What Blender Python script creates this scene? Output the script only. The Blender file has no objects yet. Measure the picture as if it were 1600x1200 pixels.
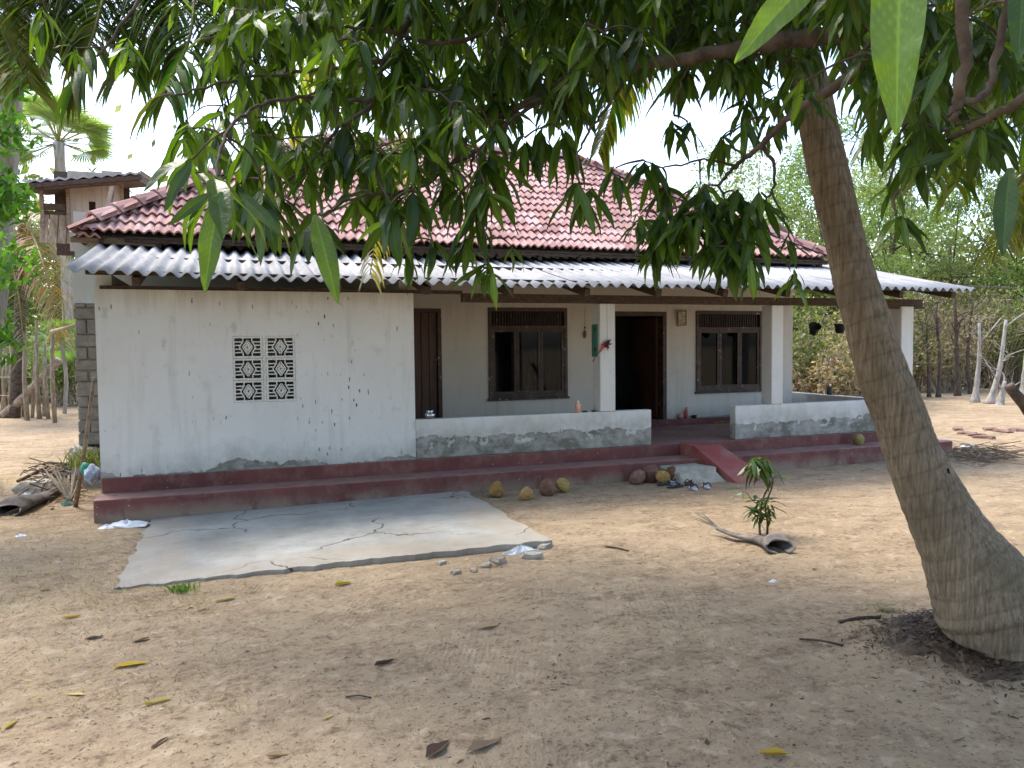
import bpy, bmesh, math, random
import numpy as np
from mathutils import Vector, Matrix, Quaternion
random.seed(11); np.random.seed(11)
R = math.radians
scene = bpy.context.scene
COL = scene.collection

# ------------------------------------------------------------------ camera
CAM_H, FPX = 1.7, 1200.0
YAW, PITCH, ROLL = R(19.8), math.atan(59/1200.0), 0.0108
fwd = Vector((math.sin(YAW)*math.cos(PITCH), math.cos(YAW)*math.cos(PITCH), -math.sin(PITCH)))
r0 = Vector((math.cos(YAW), -math.sin(YAW), 0)); u0 = r0.cross(fwd)
right = r0*math.cos(ROLL) - u0*math.sin(ROLL); up = u0*math.cos(ROLL) + r0*math.sin(ROLL)
EYE = Vector((0, 0, CAM_H))
cam_d = bpy.data.cameras.new('camera'); cam = bpy.data.objects.new('camera', cam_d); COL.objects.link(cam)
cam.matrix_world = Matrix(((right.x, up.x, -fwd.x, 0), (right.y, up.y, -fwd.y, 0), (right.z, up.z, -fwd.z, CAM_H), (0, 0, 0, 1)))
cam_d.sensor_width = 36; cam_d.lens = 36*FPX/1600; cam_d.clip_start = 0.05; cam_d.clip_end = 3000
scene.camera = cam

# ------------------------------------------------------------------ sky, sun, exposure
SUN_EL, SUN_AZ = R(62), R(-28)        # azimuth measured from +Y (behind the house) towards +X
world = bpy.data.worlds.new('World'); scene.world = world; world.use_nodes = True
wn = world.node_tree; wn.nodes.clear()
sky = wn.nodes.new('ShaderNodeTexSky'); sky.sky_type = 'NISHITA'; sky.sun_disc = False
sky.sun_elevation = SUN_EL; sky.sun_rotation = SUN_AZ
sky.air_density = 1.0; sky.dust_density = 2.8; sky.ozone_density = 1.0; sky.altitude = 0
bg = wn.nodes.new('ShaderNodeBackground'); bg.inputs[1].default_value = 0.15
wo = wn.nodes.new('ShaderNodeOutputWorld')
wn.links.new(sky.outputs[0], bg.inputs[0]); wn.links.new(bg.outputs[0], wo.inputs[0])
sd = bpy.data.lights.new('sun', 'SUN'); sd.energy = 1.0; sd.angle = R(18); sd.color = (1.0, .95, .87)
so = bpy.data.objects.new('sun', sd); COL.objects.link(so)
sdir = Vector((math.sin(SUN_AZ)*math.cos(SUN_EL), math.cos(SUN_AZ)*math.cos(SUN_EL), math.sin(SUN_EL)))
so.rotation_euler = sdir.to_track_quat('Z', 'Y').to_euler(); so.location = (0, 20, 40)
vs = scene.view_settings; vs.view_transform = 'Standard'; vs.look = 'None'; vs.gamma = 1; vs.exposure = 1.88
vs.use_curve_mapping = False
cy = scene.cycles; cy.use_denoising = True; cy.max_bounces = 8; cy.diffuse_bounces = 4; cy.transparent_max_bounces = 8
cy.transmission_bounces = 4; cy.caustics_reflective = False; cy.caustics_refractive = False; cy.sample_clamp_indirect = 6

# ------------------------------------------------------------------ photo point -> place in the world
def ray(x, y): return fwd*FPX + right*(x-800) - up*(y-600)
def at_z(x, y, z=0.0):
    d = ray(x, y); return EYE + d*((z-CAM_H)/d.z)
def at_y(x, y, Y):
    d = ray(x, y); return EYE + d*(Y/d.y)
def at_x(x, y, X):
    d = ray(x, y); return EYE + d*(X/d.x)
def at_d(x, y, dep): return EYE + ray(x, y)*(dep/FPX)
def project(p):
    v = Vector(p)-EYE; z = v.dot(fwd)
    return (800+FPX*v.dot(right)/max(z, 1e-3), 600-FPX*v.dot(up)/max(z, 1e-3), z)
def U(a, b): return random.uniform(a, b)

# ------------------------------------------------------------------ scene graph helpers
WORLD_AT = {}
def setp(o, label=None, cat=None, group=None, kind=None):
    if label: o['label'] = label
    if cat: o['category'] = cat
    if group: o['group'] = group
    if kind: o['kind'] = kind
    return o
def adopt(o, parent):
    if parent is not None:
        o.parent = parent
        o.matrix_parent_inverse = Matrix.Translation(-WORLD_AT[parent.name])
def thing(name, label, cat, loc, group=None):
    o = bpy.data.objects.new(name, None); COL.objects.link(o); o.location = loc; o.empty_display_size = .2
    WORLD_AT[o.name] = Vector(loc)
    return setp(o, label, cat, group)

class MB:
    def __init__(s): s.v = []; s.f = []; s.tv = []; s.col = []
    def add(s, vs, fs, tv=None, col=None):
        b = len(s.v); s.v += [tuple(p) for p in vs]; s.f += [tuple(b+i for i in f) for f in fs]
        s.tv += list(tv) if tv is not None else [0.0]*len(vs)
        s.col += [col]*len(vs) if (col is None or not isinstance(col, list)) else col
        return s
    def box(s, lo, hi, col=None):
        x0, y0, z0 = lo; x1, y1, z1 = hi
        return s.add([(x0,y0,z0),(x1,y0,z0),(x1,y1,z0),(x0,y1,z0),(x0,y0,z1),(x1,y0,z1),(x1,y1,z1),(x0,y1,z1)],
                     [(0,3,2,1),(4,5,6,7),(0,1,5,4),(1,2,6,5),(2,3,7,6),(3,0,4,7)], col=col)
    def bar(s, a, b, w, h, upv=(0, 0, 1), col=None):
        a = Vector(a); b = Vector(b); d = (b-a).normalized(); u = Vector(upv)
        if abs(d.dot(u)) > .98: u = Vector((0, 1, 0))
        sd_ = d.cross(u).normalized()*(w/2); u2 = sd_.cross(d).normalized()*(h/2)
        vs = [a-sd_-u2, a+sd_-u2, a+sd_+u2, a-sd_+u2, b-sd_-u2, b+sd_-u2, b+sd_+u2, b-sd_+u2]
        return s.add(vs, [(0,1,2,3),(7,6,5,4),(0,4,5,1),(1,5,6,2),(2,6,7,3),(3,7,4,0)], col=col)
    def tube(s, pts, rad, n=8, cap=True, wob=0.0, col=None):
        pts = [Vector(p) for p in pts]; m = len(pts)
        if not hasattr(rad, '__len__'): rad = [rad]*m
        vs = []; tv = []; L = 0; ref = None
        for i, p in enumerate(pts):
            t = (pts[min(i+1, m-1)]-pts[max(i-1, 0)])
            t = t.normalized() if t.length > 1e-9 else Vector((0, 0, 1))
            if ref is None: ref = t.orthogonal().normalized()
            ref = (ref - t*ref.dot(t))
            ref = ref.normalized() if ref.length > 1e-6 else t.orthogonal().normalized()
            bi = t.cross(ref)
            if i: L += (p-pts[i-1]).length
            for k in range(n):
                a = 2*math.pi*k/n; r = rad[i]*(1+(U(-wob, wob) if wob else 0))
                vs.append(p+ref*(math.cos(a)*r)+bi*(math.sin(a)*r)); tv.append(L)
        fs = [(i*n+k, i*n+(k+1) % n, (i+1)*n+(k+1) % n, (i+1)*n+k) for i in range(m-1) for k in range(n)]
        if cap: fs += [tuple(range(n-1, -1, -1)), tuple((m-1)*n+k for k in range(n))]
        return s.add(vs, fs, tv, col)
    def lathe(s, c, prof, n=14, tilt=None):
        c = Vector(c); vs = []
        for r, z in prof:
            for k in range(n):
                a = 2*math.pi*k/n; p = Vector((r*math.cos(a), r*math.sin(a), z))
                if tilt is not None: p = tilt @ p
                vs.append(c+p)
        m = len(prof)
        fs = [(i*n+k, i*n+(k+1) % n, (i+1)*n+(k+1) % n, (i+1)*n+k) for i in range(m-1) for k in range(n)]
        return s.add(vs, fs)
    def loft(s, rings, closed=False):
        n = len(rings[0]); vs = [p for r in rings for p in r]; kk = n if closed else n-1
        return s.add(vs, [(i*n+k, i*n+(k+1) % n, (i+1)*n+(k+1) % n, (i+1)*n+k) for i in range(len(rings)-1) for k in range(kk)])
    def blob(s, c, r, sub=2, noise=.15, sq=(1, 1, 1), seed=0, rot=None, lobes=0.0):
        bm = bmesh.new(); bmesh.ops.create_icosphere(bm, subdivisions=sub, radius=1)
        rs = np.random.RandomState(seed); ph = rs.uniform(0, 6.28, 9); fr = rs.uniform(1.2, 3.4, 9)
        vs = []
        for v in bm.verts:
            x, y, z = v.co
            k = 1+noise*(math.sin(fr[0]*x+ph[0])*math.cos(fr[1]*y+ph[1])+.6*math.sin(fr[2]*z*1.7+ph[2])*math.cos(fr[3]*x*1.9+ph[3])+.3*math.sin(5*y+ph[4]))
            if lobes: k *= 1+lobes*math.cos(3*math.atan2(y, x)+ph[5])*math.sqrt(max(0, 1-z*z))-lobes*.8*max(0, z)**3
            p = Vector((x*k*sq[0], y*k*sq[1], z*k*sq[2]))*r
            if rot is not None: p = rot @ p
            vs.append(Vector(c)+p)
        fs = [tuple(v.index for v in f.verts) for f in bm.faces]; bm.free()
        return s.add(vs, fs)
    def chunk(s, c, size, seed=0, rotz=0):
        """a broken lump: a box whose corners are knocked about, with chamfered top"""
        rs = random.Random(seed); sx, sy, sz = size; vs = []
        for zz, k in ((0, 1.0), (.6, 1.0), (1, .8)):
            for a, b in ((-1,-1),(0,-1.1),(1,-1),(1.08,0),(1,1),(0,1.05),(-1,1),(-1.1,0)):
                x = a*sx/2*k*rs.uniform(.78, 1.1); y = b*sy/2*k*rs.uniform(.78, 1.1)
                vs.append((c[0]+x*math.cos(rotz)-y*math.sin(rotz), c[1]+x*math.sin(rotz)+y*math.cos(rotz), c[2]+zz*sz*rs.uniform(.85, 1.1)))
        n = 8
        fs = [(i*n+k, i*n+(k+1) % n, (i+1)*n+(k+1) % n, (i+1)*n+k) for i in range(2) for k in range(n)]
        fs += [tuple(range(7, -1, -1)), tuple(16+k for k in range(8))]
        return s.add(vs, fs)
    def build(s, name, mat, parent=None, smooth=False, bevel=0):
        v = np.array(s.v, dtype=float)
        base = Vector(((v[:, 0].min()+v[:, 0].max())/2, (v[:, 1].min()+v[:, 1].max())/2, v[:, 2].min()))
        me = bpy.data.meshes.new(name); me.from_pydata((v-np.array(base)).tolist(), [], s.f); me.materials.append(mat)
        if any(s.tv):
            at = me.attributes.new('tv', 'FLOAT', 'POINT'); at.data.foreach_set('value', s.tv)
        if s.col and any(c is not None for c in s.col):
            at = me.color_attributes.new('Col', 'FLOAT_COLOR', 'POINT')
            at.data.foreach_set('color', [x for c in s.col for x in ((c or (.5, .5, .5))[:3]+(1,))])
        if smooth: me.polygons.foreach_set('use_smooth', [True]*len(me.polygons))
        o = bpy.data.objects.new(name, me); COL.objects.link(o); o.location = base; WORLD_AT[o.name] = base
        adopt(o, parent)
        if bevel:
            b = o.modifiers.new('bevel', 'BEVEL'); b.width = bevel; b.segments = 2; b.limit_method = 'ANGLE'
        return o

def place(me, name, M, parent=None):
    """one more copy of a shared mesh"""
    o = bpy.data.objects.new(name, me); COL.objects.link(o); o.matrix_world = M
    WORLD_AT[o.name] = M.to_translation()
    if parent is not None:
        o.parent = parent; o.matrix_parent_inverse = Matrix.Translation(-WORLD_AT[parent.name]); o.matrix_basis = M
    return o

def np_mesh(name, mat, V, F4, col=None, parent=None, smooth=False, origin=(0, 0, 0)):
    """big quad mesh straight from arrays"""
    V = np.asarray(V, dtype=np.float32)-np.array(origin, dtype=np.float32); F4 = np.asarray(F4, dtype=np.int32)
    me = bpy.data.meshes.new(name); me.vertices.add(len(V)); me.vertices.foreach_set('co', V.ravel())
    me.loops.add(F4.size); me.loops.foreach_set('vertex_index', F4.ravel())
    me.polygons.add(len(F4)); k = F4.shape[1]
    me.polygons.foreach_set('loop_start', np.arange(0, F4.size, k, dtype=np.int32))
    me.polygons.foreach_set('loop_total', np.full(len(F4), k, dtype=np.int32))
    me.update(calc_edges=True)
    if smooth: me.polygons.foreach_set('use_smooth', np.ones(len(F4), dtype=bool))
    if col is not None:
        c = np.ones((len(V), 4), dtype=np.float32); c[:, :3] = col
        at = me.color_attributes.new('Col', 'FLOAT_COLOR', 'POINT'); at.data.foreach_set('color', c.ravel())
    me.materials.append(mat)
    o = bpy.data.objects.new(name, me); COL.objects.link(o); o.location = origin; WORLD_AT[o.name] = Vector(origin)
    adopt(o, parent)
    return o

# ------------------------------------------------------------------ noise on arrays
_T = np.random.RandomState(5).rand(256, 256)
def vnoise(x, y):
    xi = np.floor(x).astype(int); yi = np.floor(y).astype(int); xf = x-xi; yf = y-yi
    u = xf*xf*(3-2*xf); v = yf*yf*(3-2*yf); g = lambda a, b: _T[a & 255, b & 255]
    return (g(xi, yi)*(1-u)+g(xi+1, yi)*u)*(1-v)+(g(xi, yi+1)*(1-u)+g(xi+1, yi+1)*u)*v
def fbm(x, y, o=4):
    s = 0; a = .5
    for i in range(o): s = s+a*(vnoise(x, y)-.5); x = x*2.03+17.1; y = y*2.03+5.7; a *= .5
    return s

# ------------------------------------------------------------------ material helpers
class NT:
    def __init__(s, mat): s.t = mat.node_tree; s.t.nodes.clear(); s._p = None
    def n(s, typ, ins=None, **attrs):
        nd = s.t.nodes.new(typ)
        for k, v in attrs.items(): setattr(nd, k, v)
        for k, v in (ins or {}).items(): s.put(nd.inputs[k], v)
        return nd
    def put(s, sock, v):
        if hasattr(v, 'is_linked') or isinstance(v, bpy.types.NodeSocket): s.t.links.new(v, sock)
        else:
            if sock.type == 'RGBA' and hasattr(v, '__len__') and len(v) == 3: v = tuple(v)+(1,)
            sock.default_value = v
    @property
    def P(s):
        if s._p is None: s._p = s.n('ShaderNodeNewGeometry').outputs['Position']
        return s._p
    def scaled(s, sc, vec=None, rot=(0, 0, 0), loc=(0, 0, 0)):
        m = s.n('ShaderNodeMapping', {'Vector': vec or s.P}); m.inputs['Scale'].default_value = sc; m.inputs['Rotation'].default_value = rot
        m.inputs['Location'].default_value = loc; return m.outputs[0]
    def noise(s, scale, detail=4, rough=.55, vec=None, dist=0):
        return s.n('ShaderNodeTexNoise', {'Vector': vec or s.P, 'Scale': scale, 'Detail': detail, 'Roughness': rough, 'Distortion': dist}).outputs[0]
    def vor(s, scale, vec=None, feature='F1', rnd=1.0):
        return s.n('ShaderNodeTexVoronoi', {'Vector': vec or s.P, 'Scale': scale, 'Randomness': rnd}, feature=feature).outputs['Distance']
    def ramp(s, f, stops, interp='LINEAR'):
        r = s.n('ShaderNodeValToRGB', {'Fac': f}); cr = r.color_ramp; cr.interpolation = interp
        while len(cr.elements) < len(stops): cr.elements.new(.5)
        for e, (p, c) in zip(cr.elements, stops):
            e.position = p; e.color = (c, c, c, 1) if not hasattr(c, '__len__') else tuple(c)+(1,)
        return r.outputs[0]
    def mix(s, f, a, b, blend='MIX'):
        m = s.n('ShaderNodeMix', data_type='RGBA', blend_type=blend)
        s.put(m.inputs[0], f); s.put(m.inputs[6], a); s.put(m.inputs[7], b); return m.outputs[2]
    def m(s, op, a, b=0.0, clamp=False):
        k = s.n('ShaderNodeMath', operation=op, use_clamp=clamp); s.put(k.inputs[0], a); s.put(k.inputs[1], b); return k.outputs[0]
    def sep(s, axis, vec=None): return s.n('ShaderNodeSeparateXYZ', {0: vec or s.P}).outputs[axis]
    def bump(s, h, dist=.01, strength=1.0, normal=None):
        ins = {'Height': h, 'Distance': dist, 'Strength': strength}
        if normal is not None: ins['Normal'] = normal
        return s.n('ShaderNodeBump', ins).outputs[0]
    def attr(s, name, out='Color'): return s.n('ShaderNodeAttribute', attribute_name=name).outputs[out]
    def rnd(s): return s.n('ShaderNodeObjectInfo').outputs['Random']
    def bsdf(s, color, rough=.8, normal=None, spec=.3, metal=0.0, **kw):
        ins = {'Base Color': color, 'Roughness': rough, 'Metallic': metal, 'Specular IOR Level': spec}; ins.update(kw)
        if normal is not None: ins['Normal'] = normal
        return s.n('ShaderNodeBsdfPrincipled', ins).outputs[0]
    def out(s, sh): s.n('ShaderNodeOutputMaterial', {'Surface': sh})
def mat(name, fn):
    m = bpy.data.materials.new(name); m.use_nodes = True; t = NT(m); t.out(fn(t)); return m
def simple(name, c, rough=.7, var=.25, scale=12, bump=.003, spec=.3, metal=0.0, c2=None):
    def fn(t):
        f = t.ramp(t.noise(scale, 6, .6), [(.3, 0.0), (.72, 1.0)])
        col = t.mix(f, [x*(1-var) for x in c], c2 or [min(1, x*(1+var)) for x in c])
        nm = t.bump(t.noise(scale*3, 5), bump) if bump else None
        return t.bsdf(col, rough, nm, spec, metal)
    return mat(name, fn)

# ---- surfaces
def f_sand(t):
    big = t.noise(.5, 5, .6); mid = t.noise(2.1, 6, .62); fine = t.noise(24, 6, .72); grit = t.noise(150, 3, .7); lump = t.noise(8, 7, .7)
    smear = t.noise(1.5, 7, .70, t.scaled((1.0, 2.6, 1), rot=(0, 0, .75)), .6)
    c = t.mix(t.ramp(big, [(.33, 0.0), (.66, 1.0)]), (.355, .264, .163), (.458, .350, .225))
    c = t.mix(t.ramp(mid, [(.46, 0.0), (.66, .55)]), c, (.28, .20, .128))
    c = t.mix(t.ramp(lump, [(.36, .6), (.46, 0.0)]), c, (.53, .425, .295))
    damp = t.m('MULTIPLY', t.ramp(smear, [(.47, 0.0), (.60, 1.0)]), t.ramp(t.m('ADD', t.m('MULTIPLY', fine, .6), t.m('MULTIPLY', lump, .4)), [(.40, .15), (.58, 1.0)]))
    c = t.mix(t.m('MULTIPLY', damp, .72), c, (.14, .095, .06))
    c = t.mix(t.ramp(t.m('ADD', t.m('MULTIPLY', fine, .7), t.m('MULTIPLY', lump, .3)), [(.53, 0.0), (.61, .6)]), c, (.14, .096, .062))
    c = t.mix(t.ramp(grit, [(.60, 0.0), (.74, .4)]), c, (.58, .49, .38))
    speck = t.vor(17, feature='F1'); c = t.mix(t.ramp(speck, [(.07, .7), (.13, 0.0)]), c, (.085, .058, .04))
    w = t.n('ShaderNodeTexWave', {'Vector': t.scaled((1, .35, 1), rot=(0, 0, .9)), 'Scale': 14.0, 'Distortion': 4.0, 'Detail': 3.0, 'Detail Scale': 1.3}).outputs['Fac']
    sweep = t.m('MULTIPLY', w, t.ramp(t.noise(.8, 2, .5, t.scaled((1, 1, 1), loc=(2, 5, 0))), [(.52, 0.0), (.64, 1.0)]))
    h = t.m('ADD', t.m('MULTIPLY', mid, 1.2), t.m('MULTIPLY', fine, .6)); h = t.m('ADD', h, t.m('MULTIPLY', lump, .9))
    h = t.m('ADD', h, t.m('MULTIPLY', grit, .12)); h = t.m('ADD', h, t.m('MULTIPLY', sweep, .08)); h = t.m('SUBTRACT', h, t.m('MULTIPLY', damp, .15))
    return t.bsdf(c, .95, t.bump(h, .048, 1.0), .12)
SAND = mat('sand', f_sand)

def f_plaster(zbase, hgt, patch, amt=1.0, lowf=.16, base=(.76, .755, .72), spots=True):
    def fn(t):
        z = t.sep(2); cloud = t.noise(1.1, 5, .6); col = t.mix(t.ramp(cloud, [(.35, 0.0), (.7, 1.0)]), [x*.92 for x in base], base)
        yel = t.ramp(t.noise(.45, 3), [(.42, 0.0), (.7, .35)]); col = t.mix(yel, col, (.63, .60, .51))
        streak = t.ramp(t.noise(3.0, 5, .65, t.scaled((3.2, 3.2, .35))), [(.52, 0.0), (.76, .48)]); col = t.mix(streak, col, (.46, .45, .39))
        col = t.mix(t.ramp(t.noise(5.5, 7, .72), [(.56, 0.0), (.68, .42)]), col, (.50, .49, .44))
        drip = t.m('MULTIPLY', t.ramp(z, [(0.0, 0.0), (1.0, 1.0)]), 1.0); tip = t.m('ADD', t.m('SUBTRACT', z, 2.28), t.m('MULTIPLY', t.noise(2.2, 5, .65, t.scaled((4.5, 4.5, .12))), .75)); col = t.mix(t.ramp(tip, [(.22, 0.0), (.45, .55)]), col, (.50, .46, .38))
        if spots:
            # splashes and drips of black mould, sparse and in groups
            grp = t.ramp(t.noise(1.4, 2, .5, t.scaled((1, 1, .8), loc=(3.1, 0, 1.7))), [(.43, 0.0), (.53, 1.0)])
            d = t.vor(6.5, t.scaled((1.9, 1.9, .55), rot=(0, .12, 0))); sp = t.ramp(t.m('ADD', d, t.m('MULTIPLY', t.noise(40, 3), .22)), [(.17, 1.0), (.22, 0.0)])
            col = t.mix(t.m('MULTIPLY', t.m('MULTIPLY', sp, grp), .9), col, (.09, .08, .065))
            xg = t.m('MULTIPLY', t.ramp(t.m('MULTIPLY', t.m('SUBTRACT', t.sep(0), .55), 1.0), [(0.0, 0.0), (.25, 1.0), (.75, 1.0), (1.0, 0.0)]), t.ramp(t.noise(2.3, 3), [(.40, 0.0), (.52, 1.0)]))
            d3 = t.vor(9.5, t.scaled((1.6, 1.6, .6), rot=(0, .1, 0), loc=(.3, 0, .7))); sp3 = t.ramp(t.m('ADD', d3, t.m('MULTIPLY', t.noise(55, 3), .16)), [(.19, 1.0), (.24, 0.0)]); col = t.mix(t.m('MULTIPLY', t.m('MULTIPLY', sp3, xg), .92), col, (.07, .06, .05))
            d2 = t.vor(3.0, t.scaled((1.3, 1.3, .6))); sp2 = t.ramp(t.m('ADD', d2, t.m('MULTIPLY', t.noise(30, 4), .22)), [(.17, .6), (.25, 0.0)])
            col = t.mix(t.m('MULTIPLY', sp2, .55), col, (.33, .33, .28))
        nrm = t.bump(t.noise(26, 6, .6), .004, .8)
        if hgt > 0:
            rise = t.m('SUBTRACT', z, zbase)
            edge = t.m('ADD', t.m('MULTIPLY', t.noise(3.3, 7, .68), patch*2.2), t.m('ADD', hgt-patch*1.1-lowf*.5, t.m('MULTIPLY', t.noise(.9, 2, .5, t.scaled((1, 1, 1), loc=(5.3, 0, 0))), lowf)))
            grime = t.ramp(t.m('SUBTRACT', rise, t.m('MULTIPLY', edge, 1.25)), [(0.0, .75*amt), (.22, 0.0)]); col = t.mix(t.m('MULTIPLY', grime, t.ramp(t.noise(5, 6, .7), [(.32, .2), (.6, 1.0)])), col, (.38, .39, .34))
            bare = t.ramp(t.m('SUBTRACT', edge, rise), [(0.0, 0.0), (.012, 1.0)])
            holes = t.ramp(t.noise(7, 5, .6), [(.40, 0.0), (.44, 1.0)]); bare = t.m('MULTIPLY', bare, t.m('MAXIMUM', holes, t.ramp(rise, [(.10, 1.0), (.14, 0.0)])))
            cem = t.mix(t.ramp(t.noise(9, 6, .65), [(.35, 0.0), (.65, 1.0)]), (.25, .245, .215), (.41, .40, .37))
            moss = t.ramp(t.noise(4.2, 5, .6, t.scaled((1, 1, 1.6))), [(.46, 0.0), (.62, .8)]); cem = t.mix(moss, cem, (.135, .138, .10))
            col = t.mix(t.m('MULTIPLY', bare, amt), col, cem)
            nrm = t.bump(t.m('MULTIPLY', bare, -1.0), .006, 1.0, nrm)
        return t.bsdf(col, .85, nrm, .2)
    return fn
PL_ROOM = mat('plaster_room', f_plaster(.37, .045, .13, lowf=.42)); PL_PARAPET = mat('plaster_parapet', f_plaster(.37, .24, .13, spots=False))
PL_IN = mat('plaster_inner', f_plaster(.47, .02, .03, base=(.72, .675, .59), spots=False))  # warm base colour holds the light bounced up from the ground
PL_COL = mat('plaster_column', f_plaster(.8, 0, .1, base=(.72, .71, .66), spots=False))
PL_BLUE = mat('plaster_pale_blue', f_plaster(2.2, 0, .03, base=(.55, .64, .66), spots=False))
def f_red(t):
    c = t.mix(t.ramp(t.noise(1.6, 6, .62), [(.35, 0.0), (.68, 1.0)]), (.115, .036, .034), (.205, .066, .056))
    dust = t.ramp(t.noise(5, 6, .7), [(.48, 0.0), (.72, .7)]); c = t.mix(dust, c, (.26, .15, .12))
    low = t.m('MULTIPLY', t.ramp(t.sep(2), [(.02, 1.0), (.16, 0.0)]), t.ramp(t.noise(2.5, 5), [(.34, 0.0), (.55, 1.0)])); c = t.mix(low, c, (.27, .20, .145))
    upf = t.sep(2, t.n('ShaderNodeNewGeometry').outputs['Normal']); c = t.mix(t.m('MULTIPLY', t.ramp(upf, [(.6, 0.0), (.9, 1.0)]), t.ramp(t.noise(3.5, 6, .7), [(.30, .25), (.68, .85)])), c, (.36, .235, .195))
    c = t.mix(t.ramp(t.noise(9, 7, .7, t.scaled((1, 1, .5))), [(.54, 0.0), (.68, .75)]), c, (.13, .05, .045))
    ch = t.ramp(t.m('ADD', t.vor(11), t.m('MULTIPLY', t.noise(30, 3), .2)), [(.15, .8), (.20, 0.0)]); c = t.mix(t.m('MULTIPLY', ch, t.ramp(t.noise(1.2, 3), [(.46, 0.0), (.55, 1.0)])), c, (.42, .34, .30))
    return t.bsdf(c, .62, t.bump(t.noise(18, 6), .006), .35)
RED = mat('red_cement', f_red)
RAMP = mat('ramp_red', lambda t: t.bsdf(t.mix(t.ramp(t.noise(3, 6, .65), [(.38, 0.0), (.68, 1.0)]), (.29, .07, .06), (.33, .16, .14)), .6, t.bump(t.noise(20, 5), .006), .3))
def f_tile(t):
    r = t.rnd(); n1 = t.noise(2.2, 4); n2 = t.noise(30, 4, .65)
    cell = t.n('ShaderNodeTexWhiteNoise', {'Vector': t.n('ShaderNodeVectorMath', {0: t.scaled((4.545, 4.76, 0))}, operation='FLOOR').outputs[0]}, noise_dimensions='3D').outputs['Value']
    f = t.m('ADD', t.m('MULTIPLY', cell, .55), t.m('MULTIPLY', n1, .45))
    c = t.ramp(f, [(.18, (.26, .135, .125)), (.5, (.41, .232, .208)), (.82, (.53, .37, .35))])
    c = t.mix(t.ramp(n2, [(.5, 0.0), (.72, .5)]), c, (.33, .26, .22))
    c = t.mix(t.ramp(t.noise(1.0, 4), [(.55, 0.0), (.72, .5)]), c, (.15, .10, .085))
    return t.bsdf(c, .85, t.bump(n2, .004), .2)
TILE = mat('clay_tile', f_tile)
def f_asb(t):
    c = t.mix(t.ramp(t.noise(1.3, 6, .6), [(.35, 0.0), (.68, 1.0)]), (.30, .30, .30), (.44, .44, .44))
    st = t.ramp(t.noise(2.4, 6, .65, t.scaled((5, .8, .8))), [(.46, 0.0), (.72, .7)]); c = t.mix(st, c, (.17, .165, .155))
    sp = t.ramp(t.m('ADD', t.vor(9), t.m('MULTIPLY', t.noise(35, 3), .2)), [(.14, .9), (.18, 0.0)]); c = t.mix(t.m('MULTIPLY', sp, t.ramp(t.noise(1.5, 3), [(.47, 0.0), (.55, 1.0)])), c, (.09, .08, .065))
    return t.bsdf(c, .8, t.bump(t.noise(40, 4), .003), .25)
ASB = mat('asbestos_cement', f_asb)
def f_slab(t):
    c = t.mix(t.ramp(t.noise(1.2, 6, .62), [(.34, 0.0), (.68, 1.0)]), (.235, .232, .205), (.385, .382, .35))
    c = t.mix(t.ramp(t.noise(7, 6, .7), [(.52, 0.0), (.72, .55)]), c, (.20, .185, .15))
    sandy = t.ramp(t.noise(1.9, 5, .6, t.scaled((1, 1, 1), loc=(4, 9, 0))), [(.54, 0.0), (.72, .25)]); c = t.mix(sandy, c, (.42, .335, .24))
    ex = t.m('MINIMUM', t.m('ADD', t.sep(0), .87), t.m('SUBTRACT', 2.48, t.sep(0))); ed = t.m('MINIMUM', ex, t.m('SUBTRACT', t.sep(1), 6.05))
    c = t.mix(t.ramp(t.m('SUBTRACT', t.m('MULTIPLY', ed, 1.4), t.m('MULTIPLY', t.noise(3, 6, .7), 1.0)), [(0.0, .32), (.2, 0.0)]), c, (.37, .29, .20))
    wv = t.n('ShaderNodeVectorMath', {0: t.P, 1: t.n('ShaderNodeVectorMath', {0: t.n('ShaderNodeTexNoise', {'Vector': t.P, 'Scale': 2.6, 'Detail': 5.0}).outputs['Color'], 'Scale': .5}, operation='SCALE').outputs[0]}, operation='ADD').outputs[0]
    cr = t.vor(.75, wv, 'DISTANCE_TO_EDGE'); line = t.m('MULTIPLY', t.ramp(cr, [(.003, 1.0), (.008, 0.0)]), t.ramp(t.noise(.8, 2), [(.46, 0.0), (.52, 1.0)])); c = t.mix(t.m('MULTIPLY', line, .85), c, (.07, .06, .05))
    h = t.m('SUBTRACT', t.noise(25, 6, .65), t.m('MULTIPLY', line, 1.5))
    return t.bsdf(c, .9, t.bump(h, .008), .2)
SLAB = mat('weathered_concrete', f_slab)
STONE = simple('grey_stone', (.34, .315, .255), .9, .3, 9, .012)
RUBBLE = simple('rubble', (.30, .255, .20), .95, .35, 14, .012)
BLOCK = simple('mud_block', (.225, .205, .175), .95, .28, 11, .015)
MORTAR = simple('mortar', (.30, .28, .245), .95, .2, 14, .012)
WOOD_DK = mat('dark_wood', lambda t: t.bsdf(t.mix(t.ramp(t.noise(3, 5, .6, t.scaled((6, 1, 14))), [(.35, 0.0), (.7, 1.0)]), (.045, .03, .022), (.12, .08, .055)), .75, t.bump(t.noise(12, 4, .6, t.scaled((6, 1, 14))), .004), .25))
WOOD_OLD = mat('weathered_wood', lambda t: t.bsdf(t.mix(t.ramp(t.noise(4, 5, .6, t.scaled((1, 1, 6))), [(.35, 0.0), (.7, 1.0)]), (.16, .115, .075), (.31, .24, .17)), .85, t.bump(t.noise(14, 4), .004), .2))
def f_frame(t):
    c = t.mix(t.ramp(t.noise(8, 5), [(.35, 0.0), (.7, 1.0)]), (.045, .028, .02), (.10, .06, .042))
    chip = t.ramp(t.noise(16, 5, .7), [(.635, 0.0), (.66, 1.0)]); return t.bsdf(t.mix(t.m('MULTIPLY', chip, .8), c, (.5, .47, .42)), .55, t.bump(t.noise(20, 4), .002), .4)
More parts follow.
